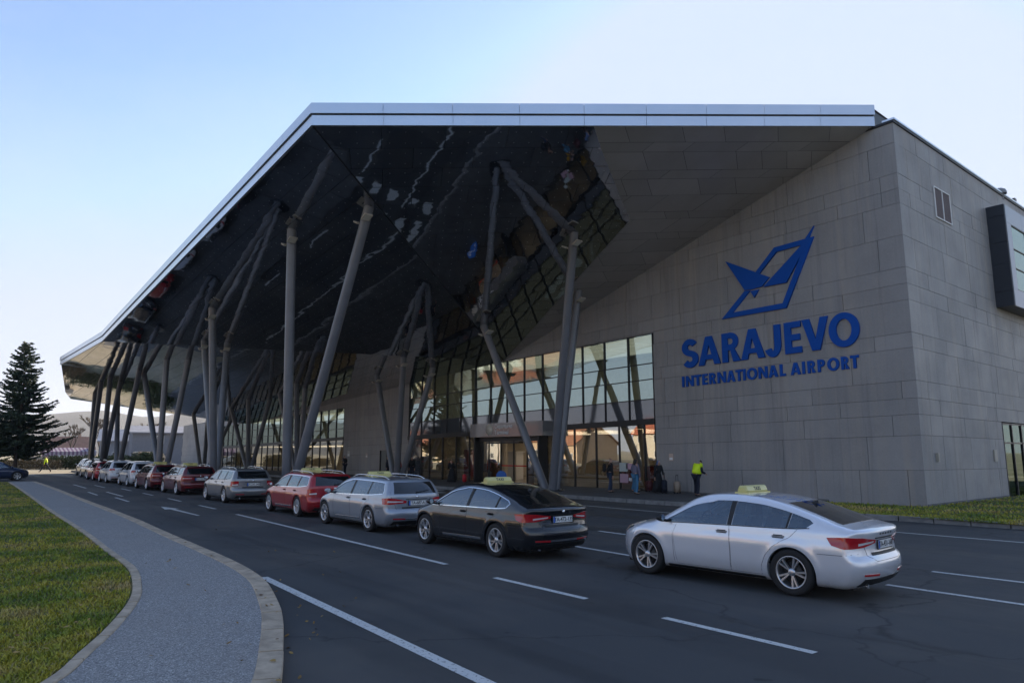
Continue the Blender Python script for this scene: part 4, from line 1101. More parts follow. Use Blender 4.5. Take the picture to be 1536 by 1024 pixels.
def shell_mesh(S, inset=0.0, nx=104, ny=30, nz=26, Rr=.085):
    Tf = pchip(S['top']); Rf = pchip(S['rear']); Ff = pchip(S['front']); Pf = pchip(S['plan']); Sf = pchip(S['sec']); wb = S['wb']
    ins = inset > 0
    idx = {}; L = []
    for i in range(nx + 1):
        for j in range(ny + 1):
            for k in range(nz + 1):
                if i in (0, nx) or j in (0, ny) or k in (0, nz): idx[(i, j, k)] = len(L); L.append((i, j, k))
    A = np.array(L, float); a = A[:, 0] / nx * 2 - 1; c = A[:, 1] / ny * 2 - 1; e = A[:, 2] / nz * 2 - 1
    ez = lambda u, q: (1 - q) * u + q * np.sin(u * np.pi / 2)
    a = ez(a, .35); c = ez(c, .62); e = ez(e, .55)
    h = np.array([2.33, .9, .42]); p = np.stack([a, c, e], 1) * h; q = np.clip(p, -(h - Rr), h - Rr); d = p - q
    nrm = np.linalg.norm(d, axis=1); cnt = (np.abs(d) > 1e-9).sum(1); msk = cnt >= 2
    dd = np.abs(d[msk]).max(1)
    d[msk] = d[msk] / nrm[msk][:, None] * dd[:, None]
    p = (q + d) / h; a, c, e = p.T
    x = 1.2 + a * 2.3; y = c * .9; z = .7 + e * .4
    zb = .17
    for it in range(14):
        W = Pf(x) + Sf(z)
        for wx in (0, wb):
            dist = np.hypot(x - wx, z - .34); W = W + .011 * np.exp(-((dist - .43) / .05) ** 2) * (z < .95)
        yn = np.clip(np.abs(y) / .9, 0, 1.05)
        xe = np.where(x > 1.3, x + .16 * yn ** 2 * np.clip((x - 1.3) / .4, 0, 1), x - .09 * yn ** 2 * np.clip((1.0 - x) / .5, 0, 1))
        T = Tf(xe) - .045 * yn ** 2.2
        zlo = zb + .035 * np.clip((x - 3.0) / .5, 0, 1) + .05 * np.clip((-.7 - x) / .4, 0, 1)
        y2 = c * (W - inset); z2 = (zlo if not ins else .42) * (1 - (e + 1) / 2) + (T - inset) * (e + 1) / 2
        xr = Rf(z2) + .20 * np.clip(np.abs(y2) / .9, 0, 1) ** 3.2; xf = Ff(z2) - .52 * np.clip(np.abs(y2) / .9, 0, 1) ** 3.0
        if ins:
            xr = np.full_like(xr, S['cab'][0]); xf = np.full_like(xf, S['cab'][1])
        x2 = xr * (1 - (a + 1) / 2) + xf * (a + 1) / 2
        x = .5 * x + .5 * x2; y = .5 * y + .5 * y2; z = .5 * z + .5 * z2
    V = np.stack([x, y, z], 1); F = []
    g = lambda i, j, k: idx[(i, j, k)]
    for j in range(ny):
        for k in range(nz):
            F.append((g(0, j, k), g(0, j, k + 1), g(0, j + 1, k + 1), g(0, j + 1, k))); F.append((g(nx, j, k), g(nx, j + 1, k), g(nx, j + 1, k + 1), g(nx, j, k + 1)))
    for i in range(nx):
        for k in range(nz):
            F.append((g(i, 0, k), g(i + 1, 0, k), g(i + 1, 0, k + 1), g(i, 0, k + 1))); F.append((g(i, ny, k), g(i, ny, k + 1), g(i + 1, ny, k + 1), g(i + 1, ny, k)))
        for j in range(ny):
            F.append((g(i, j, 0), g(i, j + 1, 0), g(i + 1, j + 1, 0), g(i + 1, j, 0))); F.append((g(i, j, nz), g(i + 1, j, nz), g(i + 1, j + 1, nz), g(i, j + 1, nz)))
    me = bpy.data.meshes.new('shell'); me.from_pydata([tuple(v) for v in V], [], F); me.update()
    for pl in me.polygons: pl.use_smooth = True
    return me

def boolean(me, cutters):
    ob = bpy.data.objects.new('tmp_body', me); COL.objects.link(ob); cs = []
    for cm in cutters:
        c = bpy.data.objects.new('tmp_cut', cm); COL.objects.link(c); cs.append(c)
        m = ob.modifiers.new('b', 'BOOLEAN'); m.operation = 'DIFFERENCE'; m.object = c; m.solver = 'EXACT'
        try: m.material_mode = 'TRANSFER'
        except Exception: pass
    dg = bpy.context.evaluated_depsgraph_get(); dg.update()
    out = bpy.data.meshes.new_from_object(ob.evaluated_get(dg))
    for c in cs: bpy.data.objects.remove(c)
    bpy.data.objects.remove(ob)
    return out

M['blackplastic'] = simple('black_plastic', (.012, .012, .013), .55)
M['tyre'] = simple('tyre_rubber', (.014, .014, .015), .8, bumps=.3, bscale=120)
M['rim'] = simple('alloy_rim', (.55, .56, .58), .28, .85)
M['chrome'] = simple('chrome', (.80, .82, .85), .10, 1.0)
M['cabin'] = simple('cabin_trim', (.03, .032, .036), .7)
M['carglass'] = glassmat('car_glass', (.80, .90, 1.0), .14, (.42, .50, .52), rough=.005, cam=1.5)
M['carglass_dark'] = glassmat('car_glass_dark', (.85, .92, 1.0), .05, (.05, .06, .065), rough=.005, cam=1.42)
M['taillight'] = simple('red_lamp_lens', (.42, .006, .012), .12, coat=1.0)
M['lampwhite'] = simple('clear_lamp_lens', (.62, .60, .60), .15, coat=1.0)
M['headlight'] = simple('headlight_lens', (.25, .27, .3), .08, .5, 1.0)
M['platew'] = simple('plate_white', (.72, .72, .70), .4)
M['plateb'] = simple('plate_blue', (.02, .12, .5), .4)
M['ink'] = simple('plate_ink', (.02, .02, .03), .5)
M['taxiy'] = simple('taxi_sign_yellow', (.62, .55, .20), .35, coat=.5)
M['seat'] = simple('seat_fabric', (.035, .036, .04), .85)

def patch(bvh, A, B, dirv, amap, off=.003, thick=.012, n=10, m=8):
    """grid between two boundary curves in the projection plane, pressed on the body; returns verts, faces"""
    def rs(L, k):
        d = [0]
        for i in range(len(L) - 1): d.append(d[-1] + math.dist(L[i], L[i + 1]))
        return [(float(np.interp(d[-1] * i / k, d, [p[0] for p in L])), float(np.interp(d[-1] * i / k, d, [p[1] for p in L]))) for i in range(k + 1)]
    a, c = rs(A, n), rs(B, n); V = []; D = Vector(dirv).normalized()
    for i in range(n + 1):
        for j in range(m + 1):
            t = j / m; u, v = a[i][0] * (1 - t) + c[i][0] * t, a[i][1] * (1 - t) + c[i][1] * t
            o = amap(u, v); hit = bvh.ray_cast(o, D)
            if hit[0] is None: V.append(None); continue
            nn = hit[1]
            V.append((hit[0] + nn * off, nn))
    # fill misses from neighbours
    W_ = m + 1
    for q in range(len(V)):
        if V[q] is None:
            i, j = divmod(q, W_); best = None
            for q2 in range(len(V)):
                if V[q2] is not None:
                    i2, j2 = divmod(q2, W_); dd = abs(i - i2) + abs(j - j2)
                    if best is None or dd < best[0]: best = (dd, q2)
            V[q] = V[best[1]] if best else (Vector((0, 0, 0)), Vector((0, 0, 1)))
    P = [v[0] for v in V]; F = [(i * W_ + j, (i + 1) * W_ + j, (i + 1) * W_ + j + 1, i * W_ + j + 1) for i in range(n) for j in range(m)]
    nf = Vector((0, 0, 0)); q0 = (n // 2) * W_ + m // 2
    nn = (P[q0 + W_] - P[q0]).cross(P[q0 + 1] - P[q0])
    flip = nn.dot(D) > 0
    if flip: F = [tuple(reversed(f)) for f in F]
    rim = [j for j in range(W_)] + [i * W_ + m for i in range(1, n + 1)] + [n * W_ + j for j in range(m - 1, -1, -1)] + [i * W_ for i in range(n - 1, 0, -1)]
    base = len(P); P2 = [P[r] - V[r][1] * thick for r in rim]; k = len(rim)
    S = [(rim[i], rim[(i + 1) % k], base + (i + 1) % k, base + i) for i in range(k)]
    if not flip: S = [tuple(reversed(f)) for f in S]
    return P + P2, F, S
def add_patch(bb, bvh, A, B, dirv, amap, mi=0, **kw):
    P, F, S = patch(bvh, A, B, dirv, amap, **kw); bb.add(P, F, mi, True)
    used = sorted({v for f in S for v in f}); mp = {v: i for i, v in enumerate(used)}; bb.add([P[v] for v in used], [tuple(mp[v] for v in f) for f in S], mi, False)
def ribbon(bb, bvh, pts, width, dirv, amap, off=.001, hgt=.0, mi=0, sub=.05, thick=.004):
    Q = []
    for i in range(len(pts) - 1):
        L = math.dist(pts[i], pts[i + 1]); k = max(1, int(L / sub))
        for j in range(k): t = j / k; Q.append((pts[i][0] * (1 - t) + pts[i + 1][0] * t, pts[i][1] * (1 - t) + pts[i + 1][1] * t))
    Q.append(pts[-1]); H_ = []
    for u, v in Q:
        h_ = bvh.ray_cast(amap(u, v), Vector(dirv).normalized())
        if h_[0] is not None: H_.append((h_[0], h_[1]))
    vs = []
    for i, (p, n_) in enumerate(H_):
        t = (H_[min(i + 1, len(H_) - 1)][0] - H_[max(i - 1, 0)][0])
        if t.length < 1e-6: t = Vector((1, 0, 0))
        s_ = t.normalized().cross(n_).normalized() * width / 2
        vs += [p + s_ - n_ * .004, p + s_ + n_ * (off + thick * .0), p - s_ + n_ * (off), p - s_ - n_ * .004]
    fs = []
    for i in range(len(H_) - 1):
        a = i * 4
        for j in range(3): fs.append((a + j, a + j + 1, a + 4 + j + 1, a + 4 + j))
    bb.add(vs, fs, mi, False)

def make_wheel(parent, x, side, spokes, rt=.345, wd=.215, kind=0):
    """wheel centre at (x, side*(.79)); outward is side"""
    cy = .80 * side
    w_ = empty('wheel', (x, cy, rt)); w_.parent = parent
    b = MB(); o = side
    ri = rt * .70
    b.lathe([(ri - .005, -.09), (ri + .012, -.10), (rt - .03, -.105), (rt - .008, -.09), (rt, -.06), (rt, .06), (rt - .008, .09), (rt - .03, .105), (ri + .012, .10), (ri - .005, .09), (ri - .005, -.09)], 48)
    b.build('tyre', M['tyre'], w_)
    b = MB()
    b.lathe([(ri, .098 * o), (ri - .008, .102 * o), (ri - .022, .090 * o), (ri - .028, .05 * o), (ri - .04, -.06 * o)], 48)
    n = spokes
    for k in range(n):
        a = 2 * math.pi * (k + .5) / n + .1
        tw = .16 if kind == 0 else 0
        for sgn in ((-1, 1) if kind != 2 else (0,)):
            a0 = a + sgn * .10; a1 = a + sgn * (.17 if kind == 0 else .2) + (.12 if kind == 1 else 0)
            w0, w1 = (.013, .018) if kind != 2 else (.03, .045)
            r0, r1 = .045, ri - .018
            c0, s0, c1, s1 = math.cos(a0), math.sin(a0), math.cos(a1), math.sin(a1)
            y0, y1 = .075 * o, .088 * o
            vv = []
            for r_, cc, ss, ww, yy in ((r0, c0, s0, w0, y0), (r1, c1, s1, w1, y1)):
                for dy, q in ((-.028 * o, 1.25), (0, .8)):
                    vv += [(r_ * cc - ss * ww * q, yy + dy, r_ * ss + cc * ww * q), (r_ * cc + ss * ww * q, yy + dy, r_ * ss - cc * ww * q)]
            b.add(vv, [(2, 3, 7, 6), (0, 2, 6, 4), (3, 1, 5, 7), (0, 1, 3, 2), (4, 6, 7, 5)])
    b.lathe([(0, .092 * o), (.03, .092 * o), (.055, .082 * o), (.062, .06 * o)], 24)
    me = b.mesh('rim'); bm = bmesh.new(); bm.from_mesh(me); bmesh.ops.recalc_face_normals(bm, faces=bm.faces); bm.to_mesh(me); bm.free()
    mesh_obj('rim', me, M['rim'], w_)
    b = MB(); b.lathe([(0, .02 * o), (.15, .02 * o), (.15, .0)], 32); b.lathe([(ri - .03, -.05 * o), (0, -.05 * o)], 32, mi=1)
    b.build('brake_disc', [simple_disc, M['blackplastic']], w_)
    return w_
simple_disc = simple('brake_disc_metal', (.05, .048, .048), .5, .6)

def make_car(kind, name, pm, label, cat, plate, stretch=1.0, chrome=True, rails=False, sign=True, spokes=5, wk=0, lamp='wide', group='cars queueing along the forecourt', raise_=0.0, roofdark=False):
    S = dict(SPECS[kind])
    if stretch != 1.0:
        f = lambda L, j=0: [(p[0] * stretch, p[1]) for p in L]
        S['top'] = f(S['top']); S['plan'] = f(S['plan']); S['belt'] = f(S['belt']); S['rear'] = [(p[0], p[1] * stretch) for p in S['rear']]; S['front'] = [(p[0], p[1] * stretch) for p in S['front']]
        S['wb'] *= stretch; S['dlo'] = tuple(v * stretch for v in S['dlo']); S['split'] = tuple(v * stretch for v in S['split'])
        if S['rg_kind'] == 'top': S['rearglass'] = tuple(v * stretch for v in S['rearglass'])
    wb = S['wb']; d0, d1 = S['dlo']; s0, s1 = S['split']
    S['cab'] = (d0 - (.02 if kind == 'liftback' else .12), d1 - .12)
    car = empty(name, (0, 0, 0), 0, label, cat, group)
    sh = shell_mesh(S)
    bvh = BVHTree.FromPolygons([v.co.copy() for v in sh.vertices], [tuple(p.vertices) for p in sh.polygons])
    Tf = pchip(S['top']); Bf = pchip(S['belt'])
    up = lambda x: float(Tf(x + (.10 if x > 1.4 else 0)) - (.118 if x < 1.4 else .118 + .02))
    # side-window outlines (x, z)
    def topline(xa, xb, n=14): return [(xa + (xb - xa) * i / n, up(xa + (xb - xa) * i / n)) for i in range(n + 1)]
    def botline(xa, xb, n=14): return [(xa + (xb - xa) * i / n, float(Bf(xa + (xb - xa) * i / n)) + .012) for i in range(n + 1)]
    # B-pillar and C-post slanted slightly
    W1 = dict(lo=botline(s1 + .05, d1), hi=topline(s1 + .02, d1 - .03))          # front door glass
    W2_ = dict(lo=botline(s0 + .05, s1 - .04), hi=topline(s0 - .02 + (.02), s1 - .07))
    if kind == 'liftback': W3_ = dict(lo=botline(d0 + .10, s0 + .01), hi=[(d0, float(Bf(d0)) + .075)] + topline(d0 + .06, s0 - .04))
    else: W3_ = dict(lo=botline(d0 - .03, s0 + .01), hi=[(d0 - .02, float(Bf(d0)) + .08)] + topline(d0 + .09, s0 - .04))
    wins = [W1, W2_, W3_]
    for w_ in wins:
        w_['hi'] = [(x, max(z, float(Bf(x)) + .02)) for x, z in w_['hi']]
    # cutters
    cut = []
    c1 = MB()
    for wx in (0, wb):
        for sg in (1, -1):
            prof = [(0, .52 * sg), (.385, .52 * sg), (.385, 1.3 * sg), (0, 1.3 * sg)]
            c1.lathe(prof, 44, c=(wx, 0, .335))
    def cutmesh(bb, nm):
        me = bb.mesh(nm); bm = bmesh.new(); bm.from_mesh(me); bmesh.ops.remove_doubles(bm, verts=bm.verts, dist=1e-5); bmesh.ops.recalc_face_normals(bm, faces=bm.faces); bm.to_mesh(me); bm.free()
        me.materials.append(M['blackplastic']); return me
    cut.append(cutmesh(c1, 'wells'))
    inner = shell_mesh(S, .055, 50, 16, 14, .05); inner.materials.append(M['cabin']); cut.append(inner)
    c2 = MB()
    for w_ in wins:
        poly = w_['lo'] + w_['hi'][::-1]; n = len(poly)
        for y0, y1 in ((.25, 1.3), (-1.3, -.25)):
            c2.add([(x, y0, z) for x, z in poly] + [(x, y1, z) for x, z in poly], [tuple(range(n)), tuple(range(2 * n - 1, n - 1, -1))] + [(i, i + n, (i + 1) % n + n, (i + 1) % n) for i in range(n)])
    cut.append(cutmesh(c2, 'sidecut'))
    # windscreen in plan (x,y)
    def edge_y(x, z): return float(pchip(S['plan'])(x) + pchip(S['sec'])(z))
    ws0, ws1 = (1.80 if kind != 'mpv' else 1.66) * stretch, (2.56 if kind != 'mpv' else 2.42) * stretch
    wsA = [(ws1 - .02 - .13 * (y / .7) ** 2, y) for y in np.linspace(-.70, .70, 13)]
    wsB = [(ws0 - .12 * (y / .56) ** 2, y) for y in np.linspace(-.56, .56, 13)]
    c3 = MB(); poly = wsA + wsB[::-1]; n = len(poly)
    c3.add([(x, y, .99) for x, y in poly] + [(x, y, 1.7) for x, y in poly], [tuple(range(n)), tuple(range(2 * n - 1, n - 1, -1))] + [(i, i + n, (i + 1) % n + n, (i + 1) % n) for i in range(n)])
    if S['rg_kind'] == 'top':
        r0, r1 = S['rearglass']
        rgA = [(r0 + .05 * (y / .62) ** 2, y) for y in np.linspace(-.64, .64, 13)]; rgB = [(r1 + .06 * (y / .56) ** 2, y) for y in np.linspace(-.53, .53, 13)]
    else:
        z0, z1 = S['rearglass']; rgA = [(y, z0) for y in np.linspace(-.66, .66, 13)]; rgB = [(y, z1) for y in np.linspace(-.58, .58, 13)]
    cut.append(cutmesh(c3, 'wscut'))
    body = boolean(sh, cut)
    body.name = 'body'
    if len(body.polygons) < 3000: print('BOOLEAN FAIL', name, len(body.polygons))
    mats = [m for m in body.materials]
    # first slot is paint
    sidemap = {1: lambda u, v: Vector((u, 3, v)), -1: lambda u, v: Vector((u, -3, v))}
    sdir = {1: (0, -1, 0), -1: (0, 1, 0)}
    rmap = lambda u, v: Vector((-4, u, v)); rdir = (1, 0, 0)
    fmap = lambda u, v: Vector((6, u, v)); fdir = (-1, 0, 0)
    tmap = lambda u, v: Vector((u, v, 3)); tdir = (0, 0, -1)
    body.materials.clear()
    bo = mesh_obj('body', body, [pm, M['blackplastic'], M['cabin']], car); body.set_sharp_from_angle(angle=R(32))
    # glass
    for sg in (1, -1):
        for w_ in wins:
            bb = MB(); add_patch(bb, bvh, w_['lo'], w_['hi'], sdir[sg], sidemap[sg], off=-.008, thick=.004, n=12, m=5)
            o = bb.build('window', M['carglass'] if kind != 'mpv' else M['carglass_dark'], car)
        # black pillar covers
        bb = MB()
        for xa in (s1, s0):
            lo = [(xa - .035, float(Bf(xa)) + .012), (xa + .045, float(Bf(xa)) + .012)]
            hi = [(xa - .07, up(xa) - .0), (xa + .02, up(xa) - .0)]
            if xa == s0: hi = [(xa - .035, up(xa - .03)), (xa + .0, up(xa - .02))]; lo = [(xa + .012, lo[0][1]), (xa + .048, lo[1][1])]
            add_patch(bb, bvh, lo, hi, sdir[sg], sidemap[sg], off=.002, thick=.006, n=2, m=6)
        # gasket round the windows
        low = botline(d0 + .05, d1 + .01); 
        ribbon(bb, bvh, [(x, z - .008) for x, z in low], .014, sdir[sg], sidemap[sg], off=.003)
        bb.build('pillar_trim', M['blackplastic'], car)
        if chrome:
            bb = MB()
            ring = [(x, z - .012) for x, z in botline(d0 + (.08 if kind == 'liftback' else .0), d1 + .01)]
            ribbon(bb, bvh, ring, .020, sdir[sg], sidemap[sg], off=.006)
            tl = ([(d0 + .07, float(Bf(d0)) - .0), (d0 - .02, float(Bf(d0)) + .08)] if kind == 'liftback' else [(d0 - .035, float(Bf(d0)) + .0), (d0 - .03, float(Bf(d0)) + .09)]) + [(x, z + .012) for x, z in topline(d0 + .07, d1 - .03)] + [(d1 + .01, float(Bf(d1)) + .0)]
            ribbon(bb, bvh, tl, .018, sdir[sg], sidemap[sg], off=.006)
            bb.build('window_trim', M['chrome'], car)
        # doors and their handles
        fr = [(s1 + .0, .262), (s1 - .01, .6), (s1 + .01, float(Bf(s1)) - .01)]; ff = [(s1 + 1.02, .262), (s1 + 1.06, .5), (s1 + 1.08, .78), (min(s1 + 1.02, d1 - .12), float(Bf(d1 - .1)) - .012)]
        rr = [(.48, .262), (.47, .40), (.40, .56), (.28, .70), (.12, .80), (.0, .86), (-.12 if kind == 'liftback' else .02, float(Bf(-.1)) - .012)]
        rf = [(s1 - .012, .262), (s1 - .022, .6), (s1 - .002, float(Bf(s1)) - .01)]
        for A_, B_, hx in ((fr, ff, s1 + .14), (rr, rf, s0 + .16)):
            bb = MB(); add_patch(bb, bvh, A_, B_, sdir[sg], sidemap[sg], off=.002, thick=.003, n=22, m=22)
            dr = bb.build('door', pm, car)
            gp = MB(); ribbon(gp, bvh, A_, .0045, sdir[sg], sidemap[sg], off=.0026); ribbon(gp, bvh, B_, .0045, sdir[sg], sidemap[sg], off=.0026); ribbon(gp, bvh, [A_[0], B_[0]], .0045, sdir[sg], sidemap[sg], off=.0026); gp.build('door_gap', M['blackplastic'], dr)
            hz = .865 if kind != 'mpv' else .90
            hit = bvh.ray_cast(sidemap[sg](hx, hz), Vector(sdir[sg]))[0]
            hb = MB(); y = hit.y
            pr = [(-.105, 0), (-.085, .026), (0, .034), (.085, .026), (.105, 0)]
            for dz in (1,):
                V = []
                for (px, py) in pr: V += [(hx + px, y + sg * (py + .0), hz - .013), (hx + px, y + sg * (py + .004), hz + .013)]
                hb.add(V, [(2 * i, 2 * i + 1, 2 * i + 3, 2 * i + 2) if sg > 0 else (2 * i, 2 * i + 2, 2 * i + 3, 2 * i + 1) for i in range(4)], 0, True)
                hb.add([(p_[0], p_[1] - sg * .012, p_[2]) for p_ in V], [(2 * i, 2 * i + 2, 2 * i + 3, 2 * i + 1) if sg > 0 else (2 * i, 2 * i + 1, 2 * i + 3, 2 * i + 2) for i in range(4)], 0, True)
                q = len(hb.v) - 20
                for i in range(4): hb.f.append([q + 2 * i + 1, q + 2 * i + 3, q + 10 + 2 * i + 3, q + 10 + 2 * i + 1]); hb.m.append(0); hb.sm.append(False); hb.f.append([q + 2 * i, q + 2 * i + 2, q + 10 + 2 * i + 2, q + 10 + 2 * i]); hb.m.append(0); hb.sm.append(False)
            add_patch(hb, bvh, [(hx - .09, hz - .028), (hx + .09, hz - .028)], [(hx - .075, hz + .024), (hx + .075, hz + .024)], sdir[sg], sidemap[sg], mi=1, off=.0045, thick=.003, n=6, m=3)
            hb.build('handle', [pm, M['blackplastic']], dr)
        # dark sill strip + bright strip
        bb = MB(); add_patch(bb, bvh, [(.44, .19), (wb - .44, .19)], [(.44, .235), (wb - .44, .235)], sdir[sg], sidemap[sg], off=.004, n=20, m=2); bb.build('sill_trim', M['blackplastic'], car)
        if chrome:
            bb = MB(); ribbon(bb, bvh, [(.52, .335), (s1 + .95, .315)], .045, sdir[sg], sidemap[sg], off=.010); bb.build('side_moulding', M['chrome'], car)
        # mirror
        mb = MB(); mx, mz = d1 - .10, float(Bf(d1)) + .065
        hit = bvh.ray_cast(sidemap[sg](mx - .05, mz - .04), Vector(sdir[sg]))[0]; my = (hit.y if hit else .82 * sg)
        pts = []; nu, nv = 10, 8
        for i in range(nv + 1):
            th = math.pi * i / nv
            for j in range(nu):
                ph = 2 * math.pi * j / nu
                X = .075 * math.cos(th); rr_ = math.sin(th) ** .7
                pts.append((mx + (X if X > 0 else X * .55), my + sg * (.135 + .105 * rr_ * math.cos(ph)), mz + .02 + .068 * rr_ * math.sin(ph)))
        mb.add(pts, [(i * nu + j, i * nu + (j + 1) % nu, (i + 1) * nu + (j + 1) % nu, (i + 1) * nu + j) for i in range(nv) for j in range(nu)], 0, True)
        mb.tube((mx, my - sg * .03, mz - .045), (mx + .01, my + sg * .10, mz - .02), .028, .022, 8, 1)
        mb.lathe([(0, -.0425), (.05, -.0425)], 20, mi=2, axis='x', c=(mx, my + sg * .135, mz + .02))
        mo = mb.build('mirror', [pm if name != 'silver_liftback' else M['blackplastic'], M['blackplastic'], M['chrome']], car)
        # lamps
        dg = Vector((1.0, -sg * 1.0, 0)).normalized(); per = Vector((-dg.y * 1.0, dg.x, 0)) * sg   # per points outwards-forward
        # coordinate s along 'per' measured from the car's rear corner
        org = Vector((-1.05 * stretch, .84 * sg, 0))
        def dmap(u, v, dg=dg, per=per, org=org): return org + per * u - dg * 3 + Vector((0, 0, v))
        sgn = 1 if per.x > 0 else -1
        bb = MB()
        if lamp == 'wide':
            L0 = [(.36 * sgn, .90), (.33 * sgn, .80), (.20 * sgn, .755), (-.10 * sgn, .775), (-.36 * sgn, .83)]
            L1 = [(.36 * sgn, .905), (.15 * sgn, .925), (-.10 * sgn, .915), (-.37 * sgn, .875)]
            add_patch(bb, bvh, L0, L1, dg, dmap, off=.008, thick=.02, n=22, m=6)
            t_ = bb.build('tail_light', M['taillight'], car)
            bb = MB(); add_patch(bb, bvh, [(-.02 * sgn, .80), (-.30 * sgn, .838)], [(-.02 * sgn, .835), (-.32 * sgn, .862)], dg, dmap, off=.010, thick=.006, n=10, m=2); bb.build('reversing_lens', M['lampwhite'], t_)
        elif lamp == 'wagonwide':
            L0 = [(.28 * sgn, .90), (.25 * sgn, .775), (.05 * sgn, .765), (-.36 * sgn, .80)]
            L1 = [(.28 * sgn, .925), (.10 * sgn, .935), (-.10 * sgn, .925), (-.37 * sgn, .86)]
            add_patch(bb, bvh, L0, L1, dg, dmap, off=.008, thick=.02, n=22, m=6)
            t_ = bb.build('tail_light', M['taillight'], car)
            bb = MB(); add_patch(bb, bvh, [(.10 * sgn, .82), (-.28 * sgn, .825)], [(.08 * sgn, .865), (-.30 * sgn, .85)], dg, dmap, off=.010, thick=.006, n=10, m=2); bb.build('reversing_lens', M['lampwhite'], t_)
        elif lamp == 'block':
            add_patch(bb, bvh, [(.20 * sgn, .92), (.18 * sgn, .74)], [(-.14 * sgn, .94), (-.13 * sgn, .76)], dg, dmap, off=.008, thick=.02, n=10, m=8)
            t_ = bb.build('tail_light', M['taillight'], car)
            bb = MB(); add_patch(bb, bvh, [(.10 * sgn, .80), (.10 * sgn, .76)], [(-.12 * sgn, .82), (-.12 * sgn, .77)], dg, dmap, off=.010, thick=.006, n=4, m=5); bb.build('reversing_lens', M['lampwhite'], t_)
        else:
            add_patch(bb, bvh, [(.18 * sgn, 1.02), (.22 * sgn, .88)], [(-.10 * sgn, 1.03), (-.14 * sgn, .90)], dg, dmap, off=.008, thick=.02, n=10, m=8)
            t_ = bb.build('tail_light', M['taillight'], car)
        df = Vector((-1.0, -sg * 1.0, 0)).normalized(); pf = Vector((-df.y, df.x, 0)); of = Vector((3.36 * stretch, .80 * sg, 0)); s2 = 1 if pf.x < 0 else -1
        def fm(u, v, dg=df, per=pf, org=of): return org + per * u - dg * 3 + Vector((0, 0, v))
        bb = MB(); add_patch(bb, bvh, [(.26 * s2, .80), (0, .70), (-.28 * s2, .64)], [(.22 * s2, .825), (0, .79), (-.28 * s2, .73)], df, fm, off=.006, thick=.015, n=14, m=5); bb.build('headlight', M['headlight'], car)
        # wheels, wheel-arch lips
        for wx in (0, wb):
            make_wheel(car, wx, sg, spokes, kind=wk)
        if rails:
            bb = MB(); pts = []
            for i in range(15):
                x = -.55 + 2.15 * i / 14; hz_ = bvh.ray_cast(Vector((x, .565 * sg, 3)), Vector((0, 0, -1)))[0]
                lift = .055 * min(1, math.sin(math.pi * i / 14) * 3)
                pts.append((x, .565 * sg, hz_.z + lift))
            bb.path(pts, .013, 8)
            for x in (.45,): hz_ = bvh.ray_cast(Vector((x, .565 * sg, 3)), Vector((0, 0, -1)))[0]; bb.tube((x, .565 * sg, hz_.z - .01), (x, .565 * sg, hz_.z + .05), .012)
            bb.build('roof_rail', M['chrome'], car)
    # windscreen, rear window
    bb = MB(); add_patch(bb, bvh, wsA, wsB, tdir, tmap, off=-.006, thick=.004, n=16, m=8); bb.build('windscreen', M['carglass'], car)
    bb = MB()
    if S['rg_kind'] == 'top': add_patch(bb, bvh, rgA, rgB, tdir, tmap, off=.003, thick=.01, n=16, m=10)
    else: add_patch(bb, bvh, rgA, rgB, rdir, rmap, off=.003, thick=.01, n=16, m=8)
    rw = bb.build('rear_window', simple_rw, car)
    if kind != 'liftback':
        bb = MB(); z0 = S['rearglass'][0] + .03
        h1 = bvh.ray_cast(rmap(0, z0), Vector(rdir))[0]; h2 = bvh.ray_cast(rmap(-.42, z0 + .06), Vector(rdir))[0]
        bb.tube((h1.x - .03, 0, z0), (h2.x - .025, -.42, z0 + .06), .010, .006, 6); bb.tube((h1.x, 0, z0), (h1.x - .04, 0, z0), .025, n=10); bb.build('rear_wiper', M['blackplastic'], car)
    # bonnet / tailgate seams
    bb = MB()
    if kind == 'liftback':
        ribbon(bb, bvh, [(-.66, .98), (-.66, .90), (-.60, .80), (-.56, .66), (-.42, .58), (.42, .58), (.56, .66), (.60, .80), (.66, .90), (.66, .98)], .007, rdir, rmap, off=.0015)
    else:
        ribbon(bb, bvh, [(-.74, 1.10), (-.74, .96), (-.66, .80), (-.60, .64), (.60, .64), (.66, .80), (.74, .96), (.74, 1.10)], .007, rdir, rmap, off=.0015)
    for sg in (1, -1):
        ribbon(bb, bvh, [(2.62 * stretch, .70 * sg), (3.0 * stretch, .68 * sg), (3.35 * stretch, .58 * sg)], .007, tdir, tmap, off=.0015)
        ribbon(bb, bvh, [(-.42, .66), (-.78, .665), (-.95, .69)], .006, sdir[sg], sidemap[sg], off=.0015)   # bumper joint
        fx, fz = wb + .10, .775
        ribbon(bb, bvh, [(s1 + 1.08, .30), (s1 + 1.10, .8)], .006, sdir[sg], sidemap[sg], off=.0012)
    bb.build('panel_gaps', M['blackplastic'], car)
    # lower bumper, reflectors, plate recess, plate
    bb = MB(); add_patch(bb, bvh, [(-.72, .235), (.72, .235)], [(-.66, .335), (.66, .335)], rdir, rmap, off=.006, thick=.015, n=20, m=4); bb.build('bumper_trim', M['blackplastic'], car)
    if chrome:
        bb = MB(); add_patch(bb, bvh, [(-.70, .375), (.70, .375)], [(-.68, .405), (.68, .405)], rdir, rmap, off=.007, thick=.015, n=20, m=2); bb.build('bumper_strip', M['chrome'], car)
    for sg in (1, -1):
        bb = MB(); add_patch(bb, bvh, [(.36 * sg, .372), (.70 * sg, .385)], [(.36 * sg, .405), (.70 * sg, .412)], rdir, rmap, off=.010, thick=.015, n=8, m=2); bb.build('reflector', M['taillight'], car)
    pz = .80 if kind == 'liftback' else (.80 if kind == 'estate' else .62)
